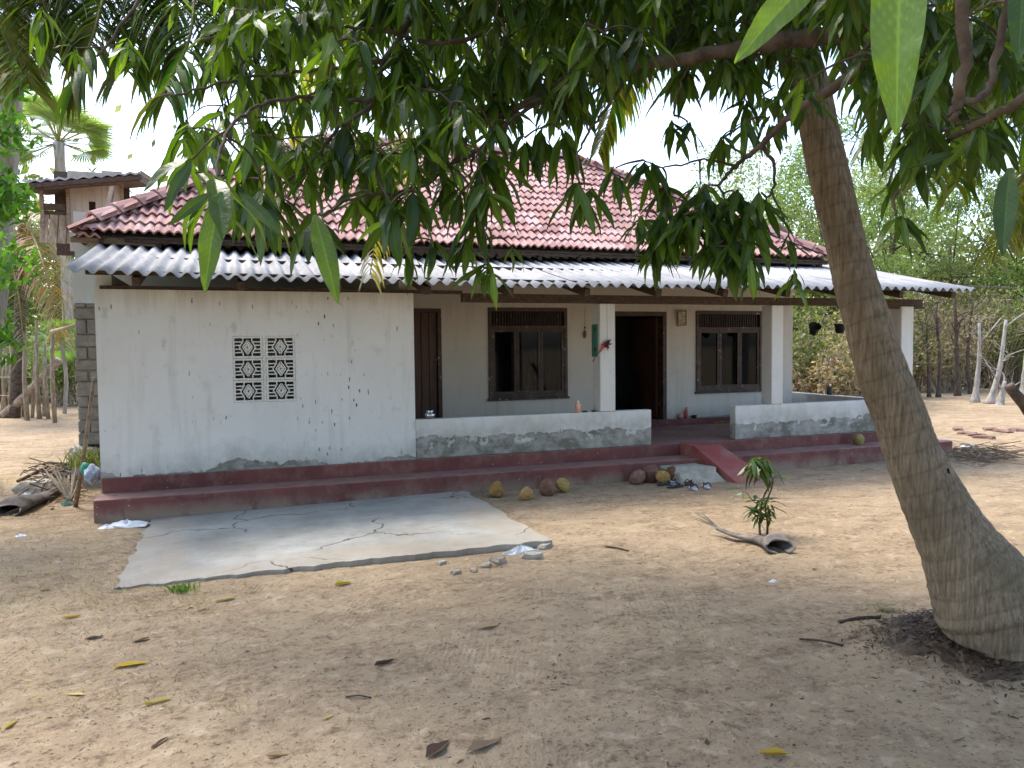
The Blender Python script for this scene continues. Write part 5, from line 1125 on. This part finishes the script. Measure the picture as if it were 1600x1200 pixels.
MB().box((gm.x, gm.y-.06, gm.z-.21), (gm.x+.02, gm.y+.09, gm.z+.21)).build('board', simple('green_board', (.06, .20, .13), .5, .2, 10, .001), t, bevel=.008)
for dz in (-.14, .12): MB().box((gm.x-.012, gm.y-.04, gm.z+dz), (gm.x, gm.y-.015, gm.z+dz+.05)).build('catch', simple('catch', (.03, .03, .03), .5), t)
oc = at_y(949, 538, WY-.05); t = thing('star_ornament', 'dark red spiky paper star hanging on the first column', 'ornament', oc); mt = simple('dark_red', (.13, .025, .02), .7, .3, 30, .002)
for i in range(26):
    v = Vector((random.gauss(0, 1), random.gauss(0, .6), random.gauss(0, 1))).normalized(); L_ = U(.06, .10); s_ = v.orthogonal().normalized()*.012; s2 = v.cross(s_).normalized()*.012
    MB().add([oc+v*.02+s_, oc+v*.02+s2, oc+v*.02-s_, oc+v*.02-s2, oc+v*L_], [(0,1,4),(1,2,4),(2,3,4),(3,0,4),(3,2,1,0)]).build('spike', mt, t)
MB().tube([oc+Vector((0, 0, .02)), oc+Vector((.005, .02, .52))], .002, 4).build('string', WOOD_DK, t)
rb0 = at_y(941, 541, WY-.04); m = MB(); rows = [[rb0+Vector((-.02-.02*i+.02*math.sin(i), -.01*math.cos(i*1.7), -.045*i+.02)), rb0+Vector((.05-.035*i+.02*math.sin(i*1.3), .012*math.sin(i*2), -.045*i+.03))] for i in range(6)]
m.loft(rows); m.loft([[v+Vector((0, .006, 0)) for v in r_] for r_ in rows]); setp(m.build('cloth_strip', simple('pink_cloth', (.48, .09, .10), .8, .25, 18, .004), smooth=True), 'pinkish red cloth strip tied beside the paper star', 'cloth')
for x_, y_, tl, lab in ((1270, 512, .7, 'black tilted pot hanging between the second column and the palm trunk'), (1312, 512, .05, 'black upright pot hanging partly behind the palm trunk')):
    c = at_y(x_, y_+9, 9.6); t = thing('hanging_pot', lab, 'pot', c, 'pots hanging under the veranda roof'); rot = Matrix.Rotation(tl, 3, right)
    MB().lathe(c, [(.001, 0), (.055, .003), (.085, .13), (.095, .135), (.095, .15), (.08, .15), (.05, .02), (.001, .018)], 18, rot).build('pot', simple('black_pot', (.018, .02, .018), .55, .3, 12, .002), t, smooth=True)
    top_ = Vector((c.x, c.y, eave_z(c.x)+.24))
    for s in (-1, 1): MB().tube([c+rot @ Vector((.085*s, 0, .14)), top_], .002, 4).build('wire', WOOD_DK, t)
    MB().tube([c+rot @ Vector((0, .085, .14)), top_], .002, 4).build('wire', WOOD_DK, t)
cpt = at_x(1296, 608, 9.56); setp(MB().lathe((9.56, cpt.y, PT-.03), [(.001, 0), (.045, .001), (.048, .13), (.04, .13), (.038, .02), (.001, .02)], 14).build('tin', simple('old_tin', (.06, .06, .055), .6, .3, 12, .002), smooth=True), 'dark tin standing on the end parapet of the veranda', 'tin')

# ================================================================== RUBBLE, LITTER AND THE HEAP AT THE LEFT CORNER
for i, (x_, y_, w_, d_, h_, lab) in enumerate([(832,872,.17,.10,.055,'flat grey concrete fragment by the right front corner of the slab'), (760,884,.09,.07,.035,'small brown fragment below the slab edge'), (740,893,.07,.05,.03,'little squarish grey fragment in front of the slab edge'), (712,896,.09,.06,.035,'brown fragment, leftmost of the loose bits below the slab'), (778,878,.11,.09,.05,'sandy lump of mortar against the slab edge'), (852,856,.16,.08,.05,'broken concrete edge piece at the slab corner'), (690,880,.08,.06,.03,'thin crumb of concrete tucked under the slab edge')]):
    p = on_ground(x_, y_); setp(MB().chunk(p+Vector((0, 0, -.012)), (w_, d_, h_), 20+i, U(0, 3)).build('rubble_piece', STONE if i in (0, 5, 6) else RUBBLE), lab, 'rubble', 'rubble along the slab edge')
def crumple(name, label, p, sx, sy, h, mt, cat, seed):
    rs = np.random.RandomState(seed); n = 16; k = 5; rings = []
    for j in range(k):
        u = j/(k-1); rings.append([Vector((p[0]+sx*(1-u)**.7*math.cos(a)*(1+.25*rs.uniform(-1, 1)), p[1]+sy*(1-u)**.7*math.sin(a)*(1+.25*rs.uniform(-1, 1)), p[2]+h*u**.7*(1+.5*rs.uniform(-1, 1)))) for a in np.linspace(0, 6.28, n, endpoint=False)])
    m = MB(); m.loft(rings, True); m.f.append(tuple((k-1)*n+i for i in range(n))); return setp(m.build(name, mt), label, cat)
crumple('plastic_bag', 'torn white plastic bag at the slab front edge', on_ground(815, 865)+Vector((0, .02, 0)), .16, .05, .05, WHITE, 'bag', 3)
crumple('plastic_sheet', 'crumpled white plastic at the left end of the step', on_ground(200, 822), .19, .09, .05, WHITE, 'plastic', 5)
crumple('plastic_sheet', 'small white plastic scrap left of the crumpled sheet', on_ground(168, 825), .08, .04, .03, WHITE, 'plastic', 6)
crumple('paper_scrap', 'small white scrap on the sand at far left', on_ground(33, 838), .05, .03, .02, WHITE, 'scrap', 7)
crumple('paper_scrap', 'white paper scrap on the sand between sapling and palm', on_ground(1208, 909), .035, .02, .015, WHITE, 'scrap', 8)
crumple('paper_scrap', 'white scrap on the yard right of the step end', at_z(1515, 697, 0), .16, .08, .03, WHITE, 'scrap', 9)
# pole leaning on the corner
b0 = on_ground(118, 792); b1 = at_y(147, 590, WY-.03); setp(MB().tube([b0, lerp(b0, b1, .5)+Vector((.01, 0, 0)), b1], [.024, .02, .016], 8).build('leaning_pole', WOOD_OLD, smooth=True), 'wooden pole leaning against the left corner of the house', 'pole')
sheath('palm_sheath', 'large dark palm sheath lying by the heap at the left corner', [on_ground(8, 808), on_ground(30, 798), on_ground(62, 786), on_ground(95, 770)+Vector((0, 0, .03))], ([0, .3, .7, 1], [.16, .17, .10, .04]), ([0, .25, .7, 1], [.10, .17, .10, .05]), 0, simple('dark_sheath', (.055, .043, .034), .8, .5, 9, .008, .3, c2=(.16, .13, .11)))
t = thing('twig_broom', 'splayed grey twig broom lying against the heap at the left corner', 'broom', on_ground(112, 790)); b0 = on_ground(110, 788)+Vector((0, 0, .04))
for i in range(16): e = at_d(lerp(72, 130, i/15)+U(-3, 3), 735+U(-6, 14), project(b0)[2]+U(.1, .4)); MB().tube([b0+Vector((U(-.02, .02), 0, 0)), e], [.008, .012], 5).build('twig', DRYWOOD, t)
crumple('plastic_bag', 'green-grey plastic at the handle of the twig broom', on_ground(105, 790), .055, .04, .06, simple('green_plastic', (.16, .30, .22), .5, .3, 20, .004), 'bag', 11)
setp(MB().blob(at_y(134, 733, 9.1), .055, 2, .15, (1, .8, 1.3), 6).build('plastic_bag', simple('bright_green', (.03, .25, .13), .45, .2, 14, .004), smooth=True), 'bright green plastic bag on the heap by the left corner', 'bag')
setp(MB().blob(at_y(143, 742, 9.05), .085, 3, .28, (.9, 1, 1.15), 12).build('cloth_bundle', simple('blue_white', (.42, .48, .60), .7, .35, 16, .02), smooth=True), 'blue-white cloth bundle tucked against the left corner of the wall', 'cloth')
hp = on_ground(95, 755)
for i, (x_, y_, w_, d_, h_, mt, lab) in enumerate([(60,768,.42,.30,.16,STONE,'rounded grey stone lump in the heap at the left corner'), (100,735,.22,.12,.12,simple('brick_red', (.24, .12, .085), .9, .3, 14, .006),'broken red brick on top of the heap at the left corner'), (115,745,.30,.25,.22,simple('black_rubbish', (.02, .018, .016), .8, .3, 14, .01),'black rubbish in the middle of the heap at left'), (85,752,.42,.22,.10,simple('black_tyre', (.025, .024, .022), .7, .3, 14, .004),'dark rubber scrap in the heap at the left corner'), (125,722,.25,.2,.28,RUBBLE,'brown foundation rubble beside the house corner'), (40,772,.12,.08,.05,WHITE,'pale fragment at the left of the heap')]):
    p = on_ground(x_, y_); setp(MB().chunk(p+Vector((0, 0, -.03)), (w_, d_, h_), 40+i, U(0, 3)).build('heap_piece', mt), lab, 'rubbish', 'heap at the left house corner')
setp(MB().tube([on_ground(28, 758)+Vector((0, 0, .05)), on_ground(75, 745)+Vector((0, 0, .14))], .022, 7).build('charred_stick', WOOD_DK), 'charred stick across the heap at the left corner', 'stick')
m = MB()
for i in range(150):
    p = on_ground(random.gauss(88, 22), random.gauss(760, 10))+Vector((0, 0, U(.0, .20))); a = U(0, 6.28); e = Vector((math.cos(a), math.sin(a), U(-.5, .5)))*U(.05, .24); m.tube([p-e, p+e], U(.004, .010), 4, cap=False, col=shade(random.choice([(.10, .07, .05), (.22, .17, .12), (.05, .04, .03), (.30, .25, .19)])))
for i in range(160):
    p = on_ground(random.gauss(95, 22), random.gauss(772, 9))+Vector((0, 0, U(.0, .12))); a = U(0, 6.28); e = Vector((math.cos(a), math.sin(a), U(-.4, .4)))*U(.03, .08); w = Vector((-math.sin(a), math.cos(a), U(-.4, .4)))*.02; m.add([p-e, p+w, p+e, p-w], [(0, 1, 2, 3)], col=shade(random.choice([(.16, .09, .05), (.24, .15, .08), (.08, .055, .035)])))
setp(m.build('debris_heap', FALLEN), 'tangled dry sticks and brown leaves heaped at the left house corner', 'debris', kind='stuff')
# weeds
def grass_tuft(label, p, n, h, r_, cols, name='weed_tuft'):
    V = []; F_ = []; Cc = []
    for i in range(n):
        b = Vector(p)+Vector((random.gauss(0, r_), random.gauss(0, r_), 0)); d = Vector((U(-.5, .5), U(-.5, .5), 1)).normalized(); L_ = h*U(.5, 1.1); s = d.orthogonal().normalized()*.006; k = len(V); m_ = b+d*L_*.55; e = b+d*L_+Vector((d.x, d.y, -.2))*L_*.4
        V += [tuple(b-s), tuple(b+s), tuple(m_+s), tuple(m_-s), tuple(e), tuple(e+s*.2)]; F_ += [(k, k+1, k+2, k+3), (k+3, k+2, k+5, k+4)]; c = shade(random.choice(cols)); Cc += [c]*6
    return setp(np_mesh(name, FOLIAGE, np.array(V), np.array(F_), np.array(Cc), origin=tuple(p)), label, 'weeds', kind='stuff')
grass_tuft('green weeds growing between wall end and corner', at_y(140, 730, 10.2), 120, .28, .10, G_OLV); grass_tuft('small green weed at the front left edge of the slab', on_ground(286, 922), 70, .06, .04, G_SUN); grass_tuft('low weed on the sand left of the palm foot', on_ground(1382, 955), 50, .07, .03, G_SUN)
# sparse dry grass blades across the left of the yard
V = []; F_ = []; Cc = []
for i in range(2600):
    x_, y_ = (U(0, 330), U(800, 960)) if i < 1200 else ((U(0, 420), U(900, 1120)) if i < 1700 else (U(-30, 150), U(640, 780)) if i < 2200 else (U(1440, 1600), U(640, 720)))
    if 200 < x_ and y_ < 915 and x_ > 178+(916-y_)*.54-5: continue
    b = on_ground(x_, y_); L_ = U(.012, .05)*(1 if y_ > 800 else 1.8); d = Vector((U(-1, 1), U(-1, 1), .7)).normalized(); s = d.orthogonal().normalized()*.0025; k = len(V)
    V += [tuple(b-s), tuple(b+s), tuple(b+d*L_+s*.3), tuple(b+d*L_-s*.3)]; F_.append((k, k+1, k+2, k+3)); Cc += [shade(random.choice([(.30, .25, .12), (.20, .21, .08), (.40, .33, .18)]))]*4
setp(np_mesh('dry_grass', FOLIAGE, np.array(V), np.array(F_), np.array(Cc)), 'thin dry grass blades on the left of the yard', 'grass', kind='stuff')
# crumbs, straw bits and pebbles scattered on the sand
C = []; Cc = []; V = []; F_ = []
for i in range(4200):
    x_ = U(-40, 1640); y_ = 790+420*U(0, 1)**.8
    if i % 4 == 0: x_ = random.gauss(950, 260); y_ = random.gauss(1010, 80)
    if y_ < 700 or (178 < x_ < 870 and y_ < 920): continue
    b = on_ground(x_, y_); s_ = U(.0015, .006)*(1 if random.random() < .95 else 2); a = U(0, 6.28); e = Vector((math.cos(a), math.sin(a), U(-.1, .3)))*s_*U(.6, 2.4); w = Vector((-math.sin(a), math.cos(a), 0))*s_*.5; k = len(V)
    V += [tuple(b-e-w+Vector((0, 0, .001))), tuple(b+e-w*.6), tuple(b+e+w*.7+Vector((0, 0, .002))), tuple(b-e+w), tuple(b+Vector((0, 0, s_*.8)))]; F_ += [(k, k+1, k+4), (k+1, k+2, k+4), (k+2, k+3, k+4), (k+3, k, k+4)]
    Cc += [shade(random.choice([(.10, .07, .05), (.14, .10, .07), (.22, .16, .11), (.40, .33, .24), (.08, .055, .04)]))]*5
setp(np_mesh('ground_litter', FALLEN, np.array(V), np.array(F_), np.array(Cc)), 'tiny crumbs and straw scattered over the sand', 'litter', kind='stuff')
# dark mulch heap round the palm foot
V = []; F_ = []; Cc = []
def mulch_h(dx, dy):
    d = math.hypot(dx/1.15, dy/.95); return .055*max(0, 1-(d/.56)**2)+.012*math.sin(dx*23)*math.cos(dy*19)*max(0, 1-d/.56)
NA = 72
for ir in range(12):
    for ia in range(NA):
        th = 6.2832*ia/NA; rr0 = .05+.43*ir/11*(1+.14*math.sin(3*th+1)+.10*math.sin(7*th)+.06*math.sin(17*th)); dx, dy = math.cos(th)*rr0*1.15, math.sin(th)*rr0*.95; x, y = PALM_BASE.x-.10+dx, PALM_BASE.y+dy
        V.append((x, y, gz(x, y)+mulch_h(dx, dy)+(U(-.006, .012) if ir < 11 else -.02))); Cc.append(shade((.055, .036, .022) if ir < 9 else (.11, .078, .05), .6, 1.4))
F_ += [(i*NA+j, i*NA+(j+1) % NA, (i+1)*NA+(j+1) % NA, (i+1)*NA+j) for i in range(11) for j in range(NA)]
for i in range(11000):
    a = U(0, 6.28); r_ = abs(random.gauss(.30, .16))*(1+.15*math.sin(3*a+1)); dx, dy = math.cos(a)*r_*1.15, math.sin(a)*r_*.95; x, y = PALM_BASE.x-.10+dx, PALM_BASE.y+dy
    b = Vector((x, y, gz(x, y)+mulch_h(dx, dy)+U(0, .014))); s_ = U(.0025, .008)*(1 if random.random() < .96 else 2); th = U(0, 6.28); e = Vector((math.cos(th), math.sin(th), U(-.5, .5)))*s_*U(.8, 2.2); w = Vector((-math.sin(th), math.cos(th), U(-.3, .3)))*s_*.5; k = len(V)
    V += [tuple(b-e-w), tuple(b+e-w), tuple(b+e+w), tuple(b-e+w)]; F_.append((k, k+1, k+2, k+3)); Cc += [shade(random.choice([(.045, .030, .020), (.07, .046, .028), (.10, .068, .042), (.03, .021, .015), (.18, .13, .085) if random.random() < .35 else (.05, .034, .022)]), .7, 1.2)]*4
setp(np_mesh('mulch_heap', FALLEN, np.array(V), np.array(F_), np.array(Cc)), 'dark rotting litter heaped round the leaning palm foot', 'mulch', kind='stuff')
# twig and leaf sweepings right of the step end
m = MB()
for i in range(220):
    p = at_z(random.gauss(1530, 38), random.gauss(712, 7), 0)+Vector((0, 0, U(0, .06))); a = U(0, 6.28); e = Vector((math.cos(a), math.sin(a), U(-.2, .2)))*U(.06, .28); m.tube([p-e, p+e], U(.004, .009), 4, cap=False)
setp(m.build('twig_sweepings', WOOD_OLD), 'swept heap of brown twigs right of the step end', 'twigs', kind='stuff')
for i, (x_, y_, lab) in enumerate([(1497,671,'reddish broken tile on the far yard, leftmost of the scatter'), (1512,678,'flat reddish tile piece behind the others in the scatter'), (1528,680,'reddish tile piece in the middle of the scatter'), (1548,671,'tile piece at the back of the scatter, right of centre'), (1566,674,'darkest reddish tile piece, near the right of the scatter'), (1538,684,'tile piece nearest the camera in the scatter'), (1588,672,'tile piece at the right end of the scatter')]):
    p = at_z(x_, y_, 0); setp(MB().chunk(p+Vector((0, 0, -.03)), (U(.2, .4), U(.14, .28), .065), 60+i, U(0, 3)).build('tile_fragment', simple('frag%d' % i, (.21, .13, .10), .9, .3, 10, .006)), lab, 'tile', 'broken tiles on the far yard')
# fallen leaves and sticks, each its own
def fallen(x_, y_, L_, ang, col, label, curl=.3, group='fallen leaves'):
    p = on_ground(x_, y_); V, F2, _ = LV[random.randrange(10)]; V = V.copy(); V[:, 1] *= 1.4*(1+.25*np.sin(V[:, 0]*7+x_)); L_ = L_*1.15; curl = curl*(1.6 if int(x_) % 3 else 3.0); V[:, 2] = np.abs(V[:, 1])*1.2*curl+curl*.35*(V[:, 0]-.5)**2+.012; a = Matrix.Translation(p) @ Matrix.Rotation(ang, 4, 'Z') @ Matrix.Scale(L_, 4)
    A = np.array(a); W_ = V @ A[:3, :3].T+A[:3, 3]; c = np.tile(np.array(col), (len(W_), 1)); c[2::5] *= 1.3
    o = np_mesh('fallen_leaf', FALLEN, W_, F2, c, smooth=True, origin=tuple(p)); setp(o, label, 'leaf', group)
YL, YL2, BL, TL_ = (.42, .29, .035), (.46, .38, .12), (.075, .045, .028), (.34, .25, .15)
for a in [(175,1046,.17,.1,YL,'large yellow leaf on the sand at left'),(103,1086,.09,-.4,YL2,'pale yellow leaf below the large yellow leaf'),(222,1104,.12,.1,YL2,'long pale yellow leaf at lower left'),(6,1142,.09,1.2,YL2,'pale yellow leaf cut by the left edge'),(235,1172,.10,.9,BL,'dark brown curled leaf at the bottom left'),(96,968,.10,.1,YL,'dull yellow leaf above the large yellow one'),(335,941,.13,.2,(.30,.25,.07),'olive yellow leaf below the slab left part'),(522,916,.12,.2,(.42,.36,.05),'bright yellow-green leaf just below the slab edge'),(746,984,.13,.15,TL_,'tan dry leaf on the middle sand'),(964,988,.07,-.3,YL2,'small yellowish leaf right of the tan leaf'),(585,1042,.11,.3,BL,'dark leaf flat on the sand near the centre left'),(665,1188,.16,.7,BL,'dark curled leaf at the bottom centre'),(728,1178,.17,.3,(.20,.14,.09),'brown twisted leaf at the bottom right of the dark curled one'),(1185,1180,.12,-.4,YL,'yellow leaf at the bottom right of centre'),(585,1090,.05,1.2,YL2,'tiny pale leaf near the lower centre'),(505,1125,.05,.5,YL2,'tiny yellow leaf at the lower centre left'),(414,1184,.09,-.2,TL_,'light brown leaf at the bottom left of centre'),(1268,891,.06,.2,BL,'small dark leaf crumb right of the palm sheath'),(470,824,.2,.1,BL,'dark dry leaf patch on the concrete slab'),(205,1006,.12,.3,BL,'dark brown leaf left of the slab front'),(130,1000,.10,.1,BL,'thin dark leaf at left of the yard'),(1377,977,.07,.3,YL,'yellow leaf beside the mulch at the palm foot'),(1532,1034,.07,.5,YL,'yellow leaf lying on the mulch heap'),(310,955,.06,.7,TL_,'small tan leaf under the olive yellow leaf'),(1490,1158,.07,.2,TL_,'tan leaf at the bottom right'),(1320,1112,.05,-.3,TL_,'small tan leaf at the lower right'),(860,1040,.06,.9,TL_,'small tan leaf right of centre on the open sand'),(60,925,.07,.2,TL_,'small tan leaf on the grass at far left'),(1105,1165,.05,1,BL,'small dark leaf at the bottom right centre')]: fallen(*a)
for x0, y0, x1, y1, r_, lab in [(1249,1000,1318,1010,.006,'straight dark stick on the sand left of the palm foot'),(946,855,982,862,.008,'short dark twig right of the slab'),(1312,974,1375,966,.012,'thick dark twig pointing into the mulch heap'),(540,1091,580,1092,.004,'thin brown twig near the lower left leaf')]:
    a, b = on_ground(x0, y0), on_ground(x1, y1); m_ = lerp(a, b, .5)+Vector((0, .01, .012)); setp(MB().tube(catmull([a+Vector((0, 0, .006)), m_, b+Vector((0, 0, .006))], 4), r_, 6, wob=.15).build('stick', WOOD_DK, smooth=True), lab, 'stick')
# dry thatch wisp hanging over the veranda roof edge, and wires
for pl, r_, lab in [([(1236,404,14),(1330,424,13.5),(1420,437,13),(1500,446,12.6),(1640,452,12)], .006, 'sagging wire running from the house past the palm trunk'), ([(1200,232,15),(1345,222,15),(1480,260,15),(1660,330,15)], .006, 'overhead wire behind the palm trunk, high at right'), ([(1300,196,16),(1400,248,15.5),(1560,300,15),(1700,330,15)], .006, 'second overhead wire crossing behind the palm fronds')]:
    setp(MB().tube(catmull([at_d(*q) for q in pl], 6), r_, 5).build('wire', simple('wire', (.10, .10, .10), .6, .1, 5, 0)), lab, 'wire')
